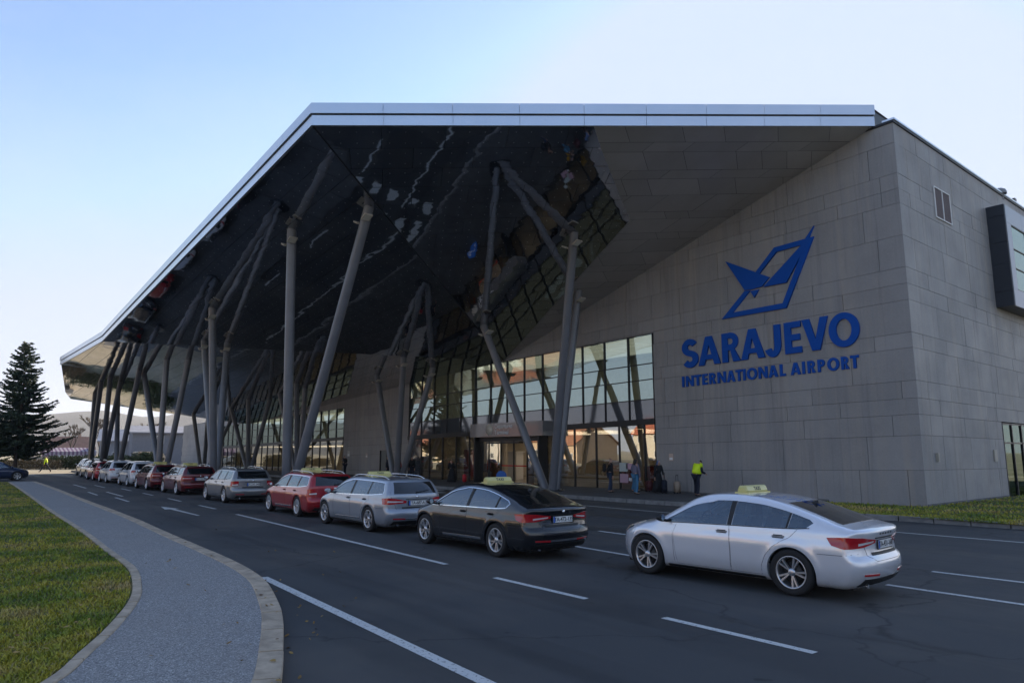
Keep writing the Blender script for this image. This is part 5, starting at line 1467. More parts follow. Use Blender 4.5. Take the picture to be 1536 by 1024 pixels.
    hit = bvh.ray_cast(rmap(0, pz), Vector(rdir))[0]; px = hit.x - .012
    bb = MB(); add_patch(bb, bvh, [(-.34, pz + .085), (.34, pz + .085)], [(-.34, pz + .105), (.34, pz + .105)], rdir, rmap, off=.004, thick=.01, n=10, m=2); bb.build('plate_lamp_strip', M['blackplastic'], car)
    bb = MB(); add_patch(bb, bvh, [(-.44, .655), (.44, .655)], [(-.46, .70), (.46, .70)], rdir, rmap, off=.003, thick=.01, n=12, m=2); bb.build('tailgate_recess', M['blackplastic'], car)
    bb = MB(); bb.box(px - .012, px + .006, -.275, .275, pz - .07, pz + .07, 0); bb.box(px - .016, px - .0121, -.262, .262, pz - .058, pz + .058, 1); bb.box(px - .0175, px - .0161, .215, .262, pz - .058, pz + .058, 2)
    pl = bb.build('number_plate', [M['ink'], M['platew'], M['plateb']], car)
    me = text_mesh('plate_text', plate, .115, .002, .001, spacing=.92)
    me.transform(Matrix.Translation((px - .0185, -.02, pz - .002)) @ Matrix.Rotation(R(-90), 4, 'Z') @ Matrix.Rotation(R(90), 4, 'X'))
    mesh_obj('plate_characters', me, M['ink'], pl)
    # badge
    hz_ = pz + .155
    hit = bvh.ray_cast(rmap(0, hz_), Vector(rdir))[0]
    if hit is not None and kind == 'liftback' and not chrome:
        for k in range(5):
            bb = MB(); yy = .20 - k * .10; h2 = bvh.ray_cast(rmap(yy, hz_), Vector(rdir))[0]; bb.box(h2.x - .006, h2.x + .01, yy - .018, yy + .018, hz_ - .013, hz_ + .013); bb.build('badge_letter', M['darkmetal'], car)
    elif hit is not None:
        bb = MB(); bb.lathe([(0, -.012), (.03, -.012), (.036, 0)], 20, axis='x', c=(hit.x, 0, hz_)); bb.build('badge', M['chrome'], car)
    # exhaust, underbody
    bb = MB(); bb.tube((-.98, .52, .225), (-.75, .52, .235), .035, n=12); bb.build('exhaust', M['chrome'], car)
    bb = MB(); bb.box(-.8, wb + .6, -.62, .62, .155, .2); bb.tube((0, -.75, .33), (0, .75, .33), .05, n=8); bb.tube((wb, -.75, .33), (wb, .75, .33), .05, n=8); bb.build('underbody', M['blackplastic'], car)
    # antenna fin
    x = -.02 if kind == 'liftback' else -.45; hz_ = bvh.ray_cast(Vector((x, 0, 3)), Vector((0, 0, -1)))[0].z
    bb = MB(); bb.add([(x - .08, -.025, hz_ - .004), (x - .08, .025, hz_ - .004), (x + .10, 0, hz_ - .001), (x - .07, 0, hz_ + .055)], [(0, 1, 3), (1, 2, 3), (2, 0, 3), (0, 2, 1)]); bb.build('antenna_fin', M['blackplastic'], car)
    # inside: seats, wheel
    for (sx_, sy) in ((1.02, .36), (1.02, -.36), (.12, .42), (.12, -.42)):
        bb = MB(); X = sx_ * stretch
        bb.hexa([(X, sy - .23, .45), (X + .5, sy - .23, .45), (X + .5, sy + .23, .45), (X, sy + .23, .45), (X, sy - .22, .60), (X + .5, sy - .22, .62), (X + .5, sy + .22, .62), (X, sy + .22, .60)])
        bb.hexa([(X - .08, sy - .22, .6), (X + .06, sy - .22, .6), (X + .06, sy + .22, .6), (X - .08, sy + .22, .6), (X - .24, sy - .17, 1.10), (X - .15, sy - .17, 1.10), (X - .15, sy + .17, 1.10), (X - .24, sy + .17, 1.10)])
        bb.hexa([(X - .26, sy - .12, 1.12), (X - .17, sy - .12, 1.12), (X - .17, sy + .12, 1.12), (X - .26, sy + .12, 1.12), (X - .27, sy - .10, 1.28), (X - .20, sy - .10, 1.28), (X - .20, sy + .10, 1.28), (X - .27, sy + .10, 1.28)])
        bb.build('seat', M['seat'], car)
    bb = MB(); cx = Vector((1.78 * stretch, .37, .95)); pr = None
    ring = []
    for i in range(21):
        a = 2 * math.pi * i / 20; ring.append(cx + Vector((.18 * math.sin(a) * -.35, .185 * math.cos(a), .18 * math.sin(a))))
    bb.path(ring, .014, 6); bb.tube(cx, cx + Vector((.25, 0, -.12)), .03, n=6); bb.box(1.9 * stretch, 2.2 * stretch, -.68, .68, .75, .965); bb.build('dashboard', M['cabin'], car)
    # taxi sign
    if sign:
        x = 1.05 * stretch; hz_ = bvh.ray_cast(Vector((x, 0, 3)), Vector((0, 0, -1)))[0].z + .012
        sgp = MB(); hw = .36
        pr = [(-.095, 0), (-.10, .02), (-.072, .085), (-.045, .105), (.045, .105), (.072, .085), (.10, .02), (.095, 0)]
        V = []
        for yy, k in ((-hw, .72), (-hw + .03, .98), (hw - .03, .98), (hw, .72)): V += [(x + a * (k if abs(yy) == hw else 1), yy - (0 if abs(yy) != hw else 0), hz_ + c * (k if abs(yy) == hw else 1)) for a, c in pr]
        n = len(pr); F = [(s_ * n + i, s_ * n + (i + 1) % n, (s_ + 1) * n + (i + 1) % n, (s_ + 1) * n + i) for s_ in range(3) for i in range(n)] + [tuple(range(n - 1, -1, -1)), tuple(range(3 * n, 4 * n))]
        sgp.add(V, F, 0, False); sgp.box(x - .13, x + .13, -hw - .01, hw + .01, hz_ - .03, hz_ - .001, 1); sgp.box(x - .09, x + .09, -.3, .3, hz_ - .045, hz_ - .031, 1)
        me = sgp.mesh('taxi_sign'); bm = bmesh.new(); bm.from_mesh(me); bmesh.ops.recalc_face_normals(bm, faces=bm.faces); bm.to_mesh(me); bm.free()
        so_ = mesh_obj('taxi_sign', me, [M['taxiy'], M['taxiy']], car)
        me = text_mesh('taxi_text', 'TAXI', .082, .002, .003, spacing=1.25)
        ang = math.atan2(.065, .028)
        me.transform(Matrix.Translation((x - .0885, 0, hz_ + .053)) @ Matrix.Rotation(R(-90), 4, 'Z') @ Matrix.Rotation(ang, 4, 'X'))
        mesh_obj('sign_lettering', me, M['ink'], so_)
    return car
simple_rw = simple('rear_window_glass', (.006, .008, .010), .03, coat=1.0)

P_silver = paint('silver_white_paint', (.80, .81, .85), .40, .24)
P_black = paint('black_paint', (.003, .004, .007), .0, .25)
P_blue = paint('silver_blue_paint', (.34, .37, .42), .50, .30)
P_red = paint('red_paint', (.36, .008, .014), .25, .28)
P_grey = paint('warm_grey_paint', (.24, .245, .255), .55, .32)
P_dred = paint('dark_red_paint', (.13, .008, .012), .3, .28)
P_white = paint('white_car_paint', (.60, .61, .64), .1, .3)
P_dark = paint('charcoal_paint', (.03, .032, .038), .4, .3)
P_dblue = paint('dark_blue_paint', (.012, .03, .085), .35, .28)

def place(car, rear, ang=180.0):
    """rear: where the near-side rear tyre meets the road"""
    a = R(ang); off = Vector((-math.sin(a), math.cos(a), 0)) * .86     # left side of the car
    car.location = (rear[0] - off.x, rear[1] - off.y, 0); car.rotation_euler = (0, 0, a)
GR = 'taxis queueing along the forecourt'
c = make_car('liftback', 'silver_liftback', P_silver, 'silver white liftback taxi nearest the camera, yellow roof sign', 'car', 'TA-431-168', 1.0, False, spokes=5, wk=0)
place(c, (-5.94, 10.31), 183.6)
c = make_car('liftback', 'black_liftback', P_black, 'shiny black liftback taxi with chrome window trim, second in the queue', 'car', 'TA-472-135', 1.045, True, spokes=5, wk=1, lamp='wide')
place(c, (-11.92, 9.24), 179.4)
c = make_car('estate', 'blue_grey_estate', P_blue, 'silver blue estate taxi between the black liftback and the red estate', 'car', 'TA-687-A', 1.03, True, True, spokes=5, wk=1, lamp='wagonwide')
place(c, (-17.87, 9.40), 180)
c = make_car('estate', 'red_estate', P_red, 'bright red estate taxi with chrome roof rails', 'car', 'TA-290-317', 1.0, True, True, spokes=7, wk=0, lamp='block')
place(c, (-23.5, 9.66), 179)
GREY = make_car('estate', 'grey_estate', P_grey, 'plain grey estate car with no roof sign, behind the red estate', 'car', 'A12-K-340', 1.0, False, True, sign=False, spokes=6, wk=2, lamp='block')
place(GREY, (-31.75, 9.76), 179.5)
DRED = make_car('estate', 'dark_red_estate', P_dred, 'dark red estate taxi with long red tail lamps ahead of the grey estate', 'car', 'TA-118-905', 1.0, False, True, sign=True, spokes=5, wk=1, lamp='wagonwide')
place(DRED, (-39.46, 9.72), 180)
def recolor(root, old, new):
    for o in [root] + list(root.children_recursive):
        for s_ in getattr(o, 'material_slots', []):
            if s_.material == old: s_.link = 'OBJECT'; s_.material = new
def another(src, old, new, nm, label, rear, ang=180):
    c = copy_tree(src); c.name = nm; c['label'] = label; place(c, rear, ang)
    if new is not old: recolor(c, old, new)
    return c
another(DRED, P_dred, P_dred, 'dark_red_estate', 'second dark red estate, tucked between the first one and the white people carrier', (-45.3, 9.55))
MPV = make_car('mpv', 'white_people_carrier', P_white, 'white people carrier with small red tail lamps in the middle of the far queue', 'car', 'E77-J-210', 1.0, False, False, sign=False, spokes=5, wk=2, lamp='tall')
place(MPV, (-51.1, 9.62), 180)
another(MPV, P_white, P_white, 'white_people_carrier', 'white people carrier directly in front of the other white one', (-57.4, 9.45))
another(GREY, P_grey, P_red, 'red_estate', 'plain red estate car third from the far head of the queue', (-63.2, 9.5))
another(GREY, P_grey, P_dark, 'charcoal_estate', 'charcoal estate car second from the far head of the queue', (-69.5, 9.9))
another(MPV, P_white, P_dark, 'dark_people_carrier', 'dark people carrier at the far head of the queue', (-76.0, 10.4))
BL = another(GREY, P_grey, P_dblue, 'dark_blue_car', 'dark blue car crossing at the left end of the road under the spruce', (-68.0, 2.0), 96)
BL['group'] = 'cars away from the queue'
# ------------------------------------------------------------------ people
M['skin'] = simple('skin', (.42, .25, .18), .6)
M['hair'] = simple('dark_hair', (.015, .011, .009), .7)
M['hivis'] = simple('hi_vis_fabric', (.75, 1.0, .02), .7, Emission_Strength=0.0)
M['navy'] = simple('navy_cloth', (.010, .014, .028), .85)
M['blackc'] = simple('black_cloth', (.010, .010, .012), .85)
M['jeans'] = simple('blue_jeans', (.05, .16, .27), .85, var=.2, vscale=8)
M['djeans'] = simple('dark_jeans', (.02, .035, .07), .85)
M['brown'] = simple('brown_cloth', (.14, .085, .06), .85)
M['lilac'] = simple('lilac_cloth', (.13, .12, .17), .85)
M['redc'] = simple('red_cloth', (.45, .02, .03), .8)
M['shoe'] = simple('shoe_leather', (.05, .035, .03), .6)
M['yellowc'] = simple('yellow_cloth', (.6, .35, .02), .7)
M['greyc'] = simple('grey_cloth', (.16, .17, .20), .85)

def skin_mesh(name, verts, edges, radii, root=0, sub=2):
    me = bpy.data.meshes.new(name); me.from_pydata(verts, edges, []); me.update()
    ob = bpy.data.objects.new(name, me); COL.objects.link(ob)
    m = ob.modifiers.new('s', 'SKIN'); m.use_smooth_shade = True
    if not me.skin_vertices: me.skin_vertices.new()
    sv = me.skin_vertices[0].data
    for i, r in enumerate(radii):
        sv[i].radius = r if isinstance(r, tuple) else (r, r); sv[i].use_root = (i == root)
    s_ = ob.modifiers.new('u', 'SUBSURF'); s_.levels = sub; s_.render_levels = sub
    dg = bpy.context.evaluated_depsgraph_get(); dg.update()
    out = bpy.data.meshes.new_from_object(ob.evaluated_get(dg)); bpy.data.objects.remove(ob); bpy.data.meshes.remove(me)
    for p in out.polygons: p.use_smooth = True
    out.name = name; return out

def person(loc, rz, h, label, top, legs, hair='short', pose=None, coat=0.0, skirt=False, extra=None, vest=None, scarf=None, group='people in front of the terminal'):
    """faces +x before rotation. pose: lean (deg forward), arms (list of 2 hand offsets), stride"""
    pose = pose or {}
    k = h / 1.75; e = empty('person', loc, rz, label, 'person', group)
    lean = R(pose.get('lean', 2)); st = pose.get('stride', .10); sp = pose.get('spread', .10)
    def up_(p):   # rotate upper body about the hip
        x, y, z = p; dz = z - .95
        return (x + dz * math.sin(lean) - 0 + (x * 0), y, .95 + dz * math.cos(lean) - x * math.sin(lean) * .3)
    J = {}
    J['pel'] = (0, 0, .95); J['belly'] = up_((.0, 0, 1.10)); J['chest'] = up_((.0, 0, 1.32)); J['neck'] = up_((.01, 0, 1.49)); 
    hp = pose.get('head', 0)
    nk = Vector(J['neck']); ha = R(hp)
    def hd(x, z, y=0): return tuple(nk + Vector((x * math.cos(ha) + z * math.sin(ha), y, z * math.cos(ha) - x * math.sin(ha))))
    J['jaw'] = hd(.035, .075); J['head'] = hd(.02, .15); J['crown'] = hd(.0, .225)
    for s, n in ((1, 'l'), (-1, 'r')):
        J['sh' + n] = up_((0, .175 * s, 1.43)); hx, hy, hz = pose.get('hand' + n, (.08, .24, .80))
        hand = Vector((hx, hy * s, hz)); sh = Vector(J['sh' + n]); mid = (sh + hand) / 2; L = (hand - sh).length
        bend = math.sqrt(max(0, .29 ** 2 - (L / 2) ** 2)) if L < .58 else 0
        el = mid + Vector((-bend * .8, .25 * s * bend + .02 * s, -bend * .6))
        J['el' + n] = tuple(el); J['wr' + n] = tuple(hand)
        J['hip' + n] = (0, .085 * s, .90); kx = st * s * .5
        J['kn' + n] = (kx + .03, (.09 + sp * .4) * s, .50); J['an' + n] = (kx * 1.9 - .02, (.085 + sp * .8) * s, .085); J['toe' + n] = (kx * 1.9 + .15, (.10 + sp * .9) * s, .035)
    names = ['pel', 'belly', 'chest', 'neck', 'jaw', 'head', 'crown']; rad = [(.12, .15), (.11, .14), (.115, .165), (.052, .052), (.072, .062), (.088, .078), (.055, .05)]
    V = [J[n] for n in names]; E = [(0, 1), (1, 2), (2, 3), (3, 4), (4, 5), (5, 6)]
    V.append(hd(.115, .115)); rad.append((.014, .014)); E.append((5, len(V) - 1))   # nose
    for n in 'lr':
        b0 = len(V); V += [J['sh' + n], J['el' + n], J['wr' + n]]; rad += [(.06, .06), (.042, .042), (.028, .028)]; E += [(2, b0), (b0, b0 + 1), (b0 + 1, b0 + 2)]
        w_ = Vector(J['wr' + n]); d = (w_ - Vector(J['el' + n])).normalized(); s = 1 if n == 'l' else -1
        side_ = d.cross(Vector((0, s, 0))).normalized(); palm = w_ + d * .075; b1 = len(V)
        V.append(tuple(palm)); rad.append((.036, .016)); E.append((b0 + 2, b1))
        for f in range(4):
            o = side_ * (.030 - .02 * f); L = (.085, .095, .088, .068)[f]; p1 = palm + o + d * L * .5; p2 = palm + o + d * L * .9 - Vector((0, s * .025, 0))
            q = len(V); V += [tuple(p1), tuple(p2)]; rad += [(.009, .009), (.0075, .0075)]; E += [(b1, q), (q, q + 1)]
        q = len(V); V += [tuple(w_ + d * .05 + side_ * .05), tuple(w_ + d * .085 + side_ * .062)]; rad += [(.011, .011), (.009, .009)]; E += [(b1, q), (q, q + 1)]
        c0 = len(V); V += [J['hip' + n], J['kn' + n], J['an' + n], J['toe' + n]]; rad += [(.085, .085), (.055, .055), (.036, .04), (.03, .036)]; E += [(0, c0), (c0, c0 + 1), (c0 + 1, c0 + 2), (c0 + 2, c0 + 3)]
    sc_ = lambda me: (me.transform(Matrix.Scale(k, 4)), me)[1]
    mesh_obj('body', sc_(skin_mesh('body', V, E, rad)), M['skin'], e)
    # trousers
    V = [J['pel']]; E = []; rad = [(.14, .165)]
    for n in 'lr':
        c0 = len(V); a = Vector(J['an' + n]) + Vector((0, 0, .0)); V += [J['hip' + n], J['kn' + n], tuple(a)]; rad += [(.105, .105), (.078, .078), (.065, .065)]; E += [(0, c0), (c0, c0 + 1), (c0 + 1, c0 + 2)]
    if not skirt: mesh_obj('trousers', sc_(skin_mesh('trousers', V, E, rad)), legs, e)
    else:
        b = MB(); b.lathe([(.17, 1.02), (.22, .8), (.30, .35), (.36, .06), (.33, .05)], 22, axis='z'); me = b.mesh('skirt')
        for v in me.vertices: a = math.atan2(v.co.y, v.co.x); v.co.x += .02 * math.sin(5 * a) * (1 - v.co.z); v.co.y += .02 * math.cos(4 * a) * (1 - v.co.z)
        mesh_obj('skirt', sc_(me), legs, e)
    for n in 'lr':
        a, t = Vector(J['an' + n]), Vector(J['toe' + n]); mesh_obj('shoe', sc_(skin_mesh('shoe', [tuple(a + Vector((-.03, 0, -.03))), tuple((a + t) / 2 - Vector((0, 0, .012))), tuple(t)], [(0, 1), (1, 2)], [(.048, .052), (.044, .042), (.038, .03)], 0, 1)), M['shoe'], e)
    # top
    V = [J['pel'], J['belly'], J['chest'], tuple(Vector(J['neck']) - Vector((0, 0, .03)))]; E = [(0, 1), (1, 2), (2, 3)]; rad = [(.15, .185), (.145, .18), (.145, .20), (.075, .075)]
    for n in 'lr':
        b0 = len(V); V += [J['sh' + n], J['el' + n], tuple(Vector(J['wr' + n]) * .93 + Vector(J['el' + n]) * .07)]; rad += [(.08, .08), (.062, .062), (.048, .048)]; E += [(2, b0), (b0, b0 + 1), (b0 + 1, b0 + 2)]
    if coat:
        V.append((-.0, 0, .95 - coat)); rad.append((.16, .22)); E.append((0, len(V) - 1))
    mesh_obj('jacket', sc_(skin_mesh('jacket', V, E, rad)), top, e)
    if vest:
        V = [tuple(Vector(J['pel']) + Vector((0, 0, .02))), J['belly'], J['chest'], tuple(Vector(J['neck']) - Vector((0, 0, .055)))] + [J['shl'], J['shr'], tuple(Vector(J['shl']) * .55 + Vector(J['ell']) * .45), tuple(Vector(J['shr']) * .55 + Vector(J['elr']) * .45)]
        mesh_obj('vest', sc_(skin_mesh('vest', V, [(0, 1), (1, 2), (2, 3), (2, 4), (2, 5), (4, 6), (5, 7)], [(.21, .27), (.205, .265), (.21, .30), (.11, .14), (.13, .13), (.13, .13), (.115, .115), (.115, .115)])), vest, e)
    # hair
    if hair != 'none':
        pts = [hd(-.02, .17), hd(-.01, .215)]; rr_ = [(.098, .094), (.075, .075)]
        if hair == 'long': pts = [hd(-.06, -.10)] + [hd(-.06, .05)] + pts; rr_ = [(.085, .10), (.09, .11)] + rr_
        hm = M['hair'] if scarf is None else scarf
        mesh_obj('hair' if scarf is None else 'headscarf', sc_(skin_mesh('hair', pts, [(i, i + 1) for i in range(len(pts) - 1)], rr_)), hm, e)
    return e
def bag(name, loc, rz, size, m, label, cat, handle=.0, wheels=False):
    e = empty(name, loc, rz, label, cat)
    b = MB(); x, y, z = size
    b.box(-x / 2, x / 2, -y / 2, y / 2, .04, z); me = b.mesh('shell_case'); bm = bmesh.new(); bm.from_mesh(me); bmesh.ops.bevel(bm, geom=bm.edges[:] , offset=min(x, y) * .22, segments=3, affect='EDGES'); bm.to_mesh(me); bm.free()
    for p in me.polygons: p.use_smooth = True
    mesh_obj('case', me, m, e)
    b = MB(); hz = z + handle; b.path([(-.0, -y * .28, z - .03), (0, -y * .28, hz), (0, y * .28, hz), (0, y * .28, z - .03)], .011, 6); b.build('handle', M['blackplastic'], e)
    if wheels:
        for sx_ in (-1, 1):
            for sy in (-1, 1): b = MB(); b.tube((sx_ * x * .35, sy * y * .38 - .015, .035), (sx_ * x * .35, sy * y * .38 + .015, .035), .035, n=12); b.build('wheel', M['blackplastic'], e)
    return e
PZ = .15
person((-20.35, 27.5, PZ), R(80), 1.74, 'person in yellow hi-vis vest and dark trousers bending towards the blank wall', M['navy'], M['navy'], 'short', dict(lean=16, head=62, handl=(.42, .16, 1.05), handr=(.40, .20, 1.02), spread=.14, stride=.12), vest=M['hivis'])
person((-24.95, 26.6, PZ), R(60), 1.74, 'person with dark backpack, black jacket and dark jeans standing outside the shopfront', M['blackc'], M['djeans'], 'short', dict(handl=(.05, .22, .85), stride=.12))
person((-24.7, 28.2, PZ), R(20), 1.62, 'person in a knee length brown coat and blue jeans at the shopfront', M['brown'], M['jeans'], 'short', dict(head=10, handl=(.2, .12, 1.05), handr=(.2, .12, 1.05)), coat=.28, scarf=M['greyc'])
person((-22.95, 26.25, PZ), R(80), 1.72, 'person with dark curly hair, lilac top, black bag and light blue jeans', M['lilac'], M['jeans'], 'long', dict(handl=(.2, .16, 1.1), spread=.12))
person((-23.1, 28.1, PZ), R(-20), 1.62, 'person in black full length clothing and blue headscarf by the suitcases', M['blackc'], M['blackc'], 'long', dict(handl=(.34, .14, .92), lean=8, head=15), skirt=True, scarf=simple('blue_scarf', (.10, .16, .32), .8))
person((-59.2, 28.6, PZ), R(-75), 1.74, 'person in a dark coat looking down against the blank wall far left', M['blackc'], M['navy'], 'short', dict(head=25, handl=(.28, .1, 1.15), handr=(.28, .1, 1.15)))
person((-50.3, 28.0, PZ), R(-120), 1.70, 'person in navy jacket half hidden behind the left column group', M['navy'], M['navy'], 'short')
person((-46.4, 27.9, PZ), R(-60), 1.70, 'person in black open jacket over a red top beside the left column group', M['blackc'], M['navy'], 'none', dict(head=12), extra=1, scarf=None)
person((-46.9, 27.0, PZ), R(10), 1.55, 'person in red jacket peeking between the legs of the left column group', M['redc'], M['navy'], 'short')
person((-39.9, 27.1, PZ), R(160), 1.60, 'person in black leaning forward beside bags left of the entrance doors', M['blackc'], M['blackc'], 'short', dict(lean=30, head=20, handl=(.4, .14, .95), handr=(.4, .14, .95)), skirt=True)
person((-93.5, 9.4, 0), R(-120), 1.75, 'person in a bright hi-vis jacket walking on the far sunlit ground', M['hivis'], M['navy'], 'short', dict(stride=.5))
# shirt of the red-top person
bp = empty('backpack', (-24.93, 26.45, PZ + 1.02), R(60), 'small black backpack worn by the person in dark jeans', 'backpack')
b = MB(); b.box(-.27, -.12, -.15, .15, .0, .42); me = b.mesh('bag'); bm = bmesh.new(); bm.from_mesh(me); bmesh.ops.bevel(bm, geom=bm.edges[:], offset=.05, segments=3, affect='EDGES'); bm.to_mesh(me); bm.free(); mesh_obj('bag', me, M['blackc'], bp)
b = MB()
for s in (-1, 1): b.path([(-.16, .09 * s, .40), (.02, .11 * s, .44), (.10, .11 * s, .30), (-.12, .12 * s, .05)], .014, 6)
b.build('strap', M['blackplastic'], bp)
bag('suitcase', (-22.55, 27.9, PZ), R(30), (.24, .42, .66), M['navy'], 'upright navy suitcase held by the person in the blue headscarf', 'suitcase', .35, True)
bag('suitcase', (-22.25, 28.5, PZ), R(10), (.24, .38, .58), simple('beige_case', (.35, .27, .2), .6), 'beige suitcase nearest the right edge of the shopfront', 'suitcase', .3, True)
bag('suitcase', (-24.1, 28.6, PZ), R(70), (.26, .44, .55), simple('maroon_case', (.08, .012, .015), .6), 'dark maroon suitcase between the brown coat and the blue jeans', 'suitcase', .12, True)
bag('travel_bag', (-25.1, 28.75, PZ), R(80), (.22, .34, .48), M['yellowc'], 'mustard yellow bag standing at the foot of the shopfront', 'bag', .08)
bag('travel_bag', (-39.0, 27.5, PZ), R(40), (.22, .36, .55), M['redc'], 'small red bag left of the entrance doors', 'bag', .08)
bag('travel_bag', (-40.6, 27.5, PZ), R(10), (.26, .4, .62), simple('cream_bag', (.5, .42, .32), .7), 'cream rounded bag beside the person leaning forward', 'bag', .05)
# blue rounded board in the doorway
b = MB(); pts = [(-.5, 0), (.5, 0), (.5, .55)] + arc(0, .55, .5, .33, 0, 180, 14)[1:-1] + [(-.5, .55)]
me = curve_mesh('panel', [pts], .04); me.transform(Matrix.Rotation(R(90), 4, 'X'))
e = empty('sign_board', (-34.6, 27.2, PZ), 0, 'round topped blue board with white shapes in front of the entrance doors', 'board')
mesh_obj('panel', me, simple('board_blue', (.02, .14, .5), .5), e)
b = MB()
for cx, cz, rx, rz_ in ((-.12, .28, .2, .1), (.22, .42, .18, .08), (-.3, .12, .1, .07)): b.poly([(cx + rx * math.cos(a), -.044, cz + rz_ * math.sin(a)) for a in [2 * math.pi * i / 16 for i in range(16)]])
b.build('white_shapes', M['white'], e); b = MB(); b.box(-.4, .4, -.0, .3, 0, .02); b.box(-.3, -.26, .0, .04, .02, .5); b.box(.26, .3, .0, .04, .02, .5); b.build('stand', M['darkmetal'], e)
# stickers on the shop window
e = empty('window_poster', (-26.4, YW - .0, 1.0), 0, 'cluster of pale and pink stickers low on the shop window', 'poster')
b = MB()
for x, z, s_, mi in ((-.05, .95, .30, 0), (.35, 1.0, .2, 1), (-.02, .35, .30, 1), (.42, .30, .10, 2)): b.box(x - s_, x + s_, -.02, -.01, z - s_ * .8 - .9 + .3, z + s_ * .8 - .9 + .3, mi)
b.build('sticker', [simple('sticker_pale', (.5, .55, .52), .5), simple('sticker_pink', (.55, .35, .42), .5), M['white']], e)

# ------------------------------------------------------------------ plants
def leafmat(name, a, c):
    m, nt, b = newmat(name); gi = N(nt, 'ShaderNodeNewGeometry'); v = coords(nt)
    col = ramp(nt, gi.outputs['Random Per Island'], [(0, a), (1, c)])
    nt.links.new(col, b.inputs['Base Color']); setin(b, Roughness=.7); return m
M['needle'] = leafmat('spruce_needles', (.03, .048, .025), (.085, .12, .06))
M['bark'] = simple('bark', (.07, .05, .035), .9, var=.3)
M['twig'] = simple('bare_twigs', (.075, .055, .04), .9, var=.2)
M['bush'] = leafmat('hedge_leaves', (.03, .05, .015), (.09, .11, .03))
def spruce(loc, h, rad, seed, label, z0=.16):
    rs = random.Random(seed); e = empty('spruce_tree', loc, 0, label, 'tree', 'dark spruce trees at the left')
    b = MB(); b.tube((0, 0, 0), (.05, 0, h * .5), .17, .10, 10); b.tube((.05, 0, h * .5), (0, 0, h * .98), .10, .015, 8); b.build('trunk', M['bark'], e)
    b = MB(); z = h * z0
    while z < h * .985:
        t = (z / h - z0) / (1 - z0); L0 = rad * (1 - t) ** .82 * (.75 + .25 * math.sin(min(1, t * 5) * math.pi / 2)); nb = max(3, int(7 * (1 - t) + 3))
        for k in range(nb):
            a = rs.uniform(0, 6.283); L = L0 * rs.uniform(.45, 1.15) * (1 + .20 * math.sin(a * 2 + z * .9 + seed) + .12 * math.sin(z * 2.3 + seed)) + .12
            d = Vector((math.cos(a), math.sin(a), 0)); n = max(2, int(L / .11)); side_ = Vector((-d.y, d.x, 0))
            droop = rs.uniform(.05, .30); zz = z + rs.uniform(-.4, .4) * (1 - t)
            pp = None
            for i in range(n + 1):
                f = i / n; p = d * (L * f) + Vector((0, 0, zz - droop * L * f + .25 * L * f ** 3 + (.12 * L * f if t > .8 else 0)))
                if pp is not None: b.tube(pp, p, .02 * (1 - f) + .006, n=3, mi=1, cap=False)
                pp = p
                if f < .08: continue
                for q in range(9):
                    sg = rs.choice((-1, 1)); l = rs.uniform(.16, .42) * (1.05 - .5 * f); w_ = rs.uniform(.03, .065)
                    dir_ = (side_ * sg * rs.uniform(.4, 1.0) + d * rs.uniform(.3, .9) + Vector((0, 0, rs.uniform(-.55, .2)))).normalized()
                    wd = dir_.cross(Vector((rs.uniform(-1, 1), rs.uniform(-1, 1), rs.uniform(-1, 1)))).normalized() * w_
                    p2 = p + Vector((rs.uniform(-.05, .05), rs.uniform(-.05, .05), rs.uniform(-.05, .05)))
                    b.add([p2 - wd * .6, p2 + wd * .6, p2 + dir_ * l * .6 + wd, p2 + dir_ * l, p2 + dir_ * l * .6 - wd], [(0, 1, 2, 3, 4)], 0)
        z += .13 + .07 * (1 - t)
    b.build('crown', [M['needle'], M['bark']], e); return e
spruce((-79.5, 5.6, -.03), 12.6, 3.7, 1, 'tall dark spruce standing by the road left of the canopy')
spruce((-85.0, 2.0, -.03), 9.6, 3.6, 2, 'shorter wide spruce cut by the left edge of the view')
def bare_tree_mesh(seed, h, spread=.55):
    rs = random.Random(seed); b = MB()
    def br(p, d, L, r, dep):
        q = p + d * L; b.tube(p, q, r, r * .75, 5 if dep > 2 else 3, cap=False)
        if dep == 0: return
        for k in range(rs.choice((2, 3, 3)) if dep > 1 else 4):
            nd = (d + Vector((rs.uniform(-1, 1), rs.uniform(-1, 1), rs.uniform(-.25, .8))) * spread).normalized()
            br(p + d * L * rs.uniform(.65, 1.0), nd, L * rs.uniform(.62, .82), max(r * .62, .032), dep - 1)
    br(Vector((0, 0, 0)), Vector((0, 0, 1)), h * .26, h * .018, 6); return b.mesh('branches')
bt = [bare_tree_mesh(s, 9) for s in (3, 8)]
for i, (x, y, s, lab) in enumerate([(-168, 26, 1.0, 'bare brown tree beyond the striped awning, nearer the canopy columns'), (-176, 22, .85, 'bare brown tree behind the red roofed house'), (-172, 36, .9, 'leafless tree between the far slender column pairs'),
                                    (-160, 31, .8, 'low leafless tree just left of the gabled grey building'), (-190, 14, .9, 'leafless tree half hidden by the dark spruce')]):
    e = empty('bare_tree', (x, y, -.03), i * 1.3, lab, 'tree', 'leafless trees beyond the forecourt'); e.scale = (s * 1.5, s * 1.5, s * 1.45)
    o = mesh_obj('branches', bt[i % 2] if i < 2 else bt[i % 2], [] if i > 1 else M['twig'], e)
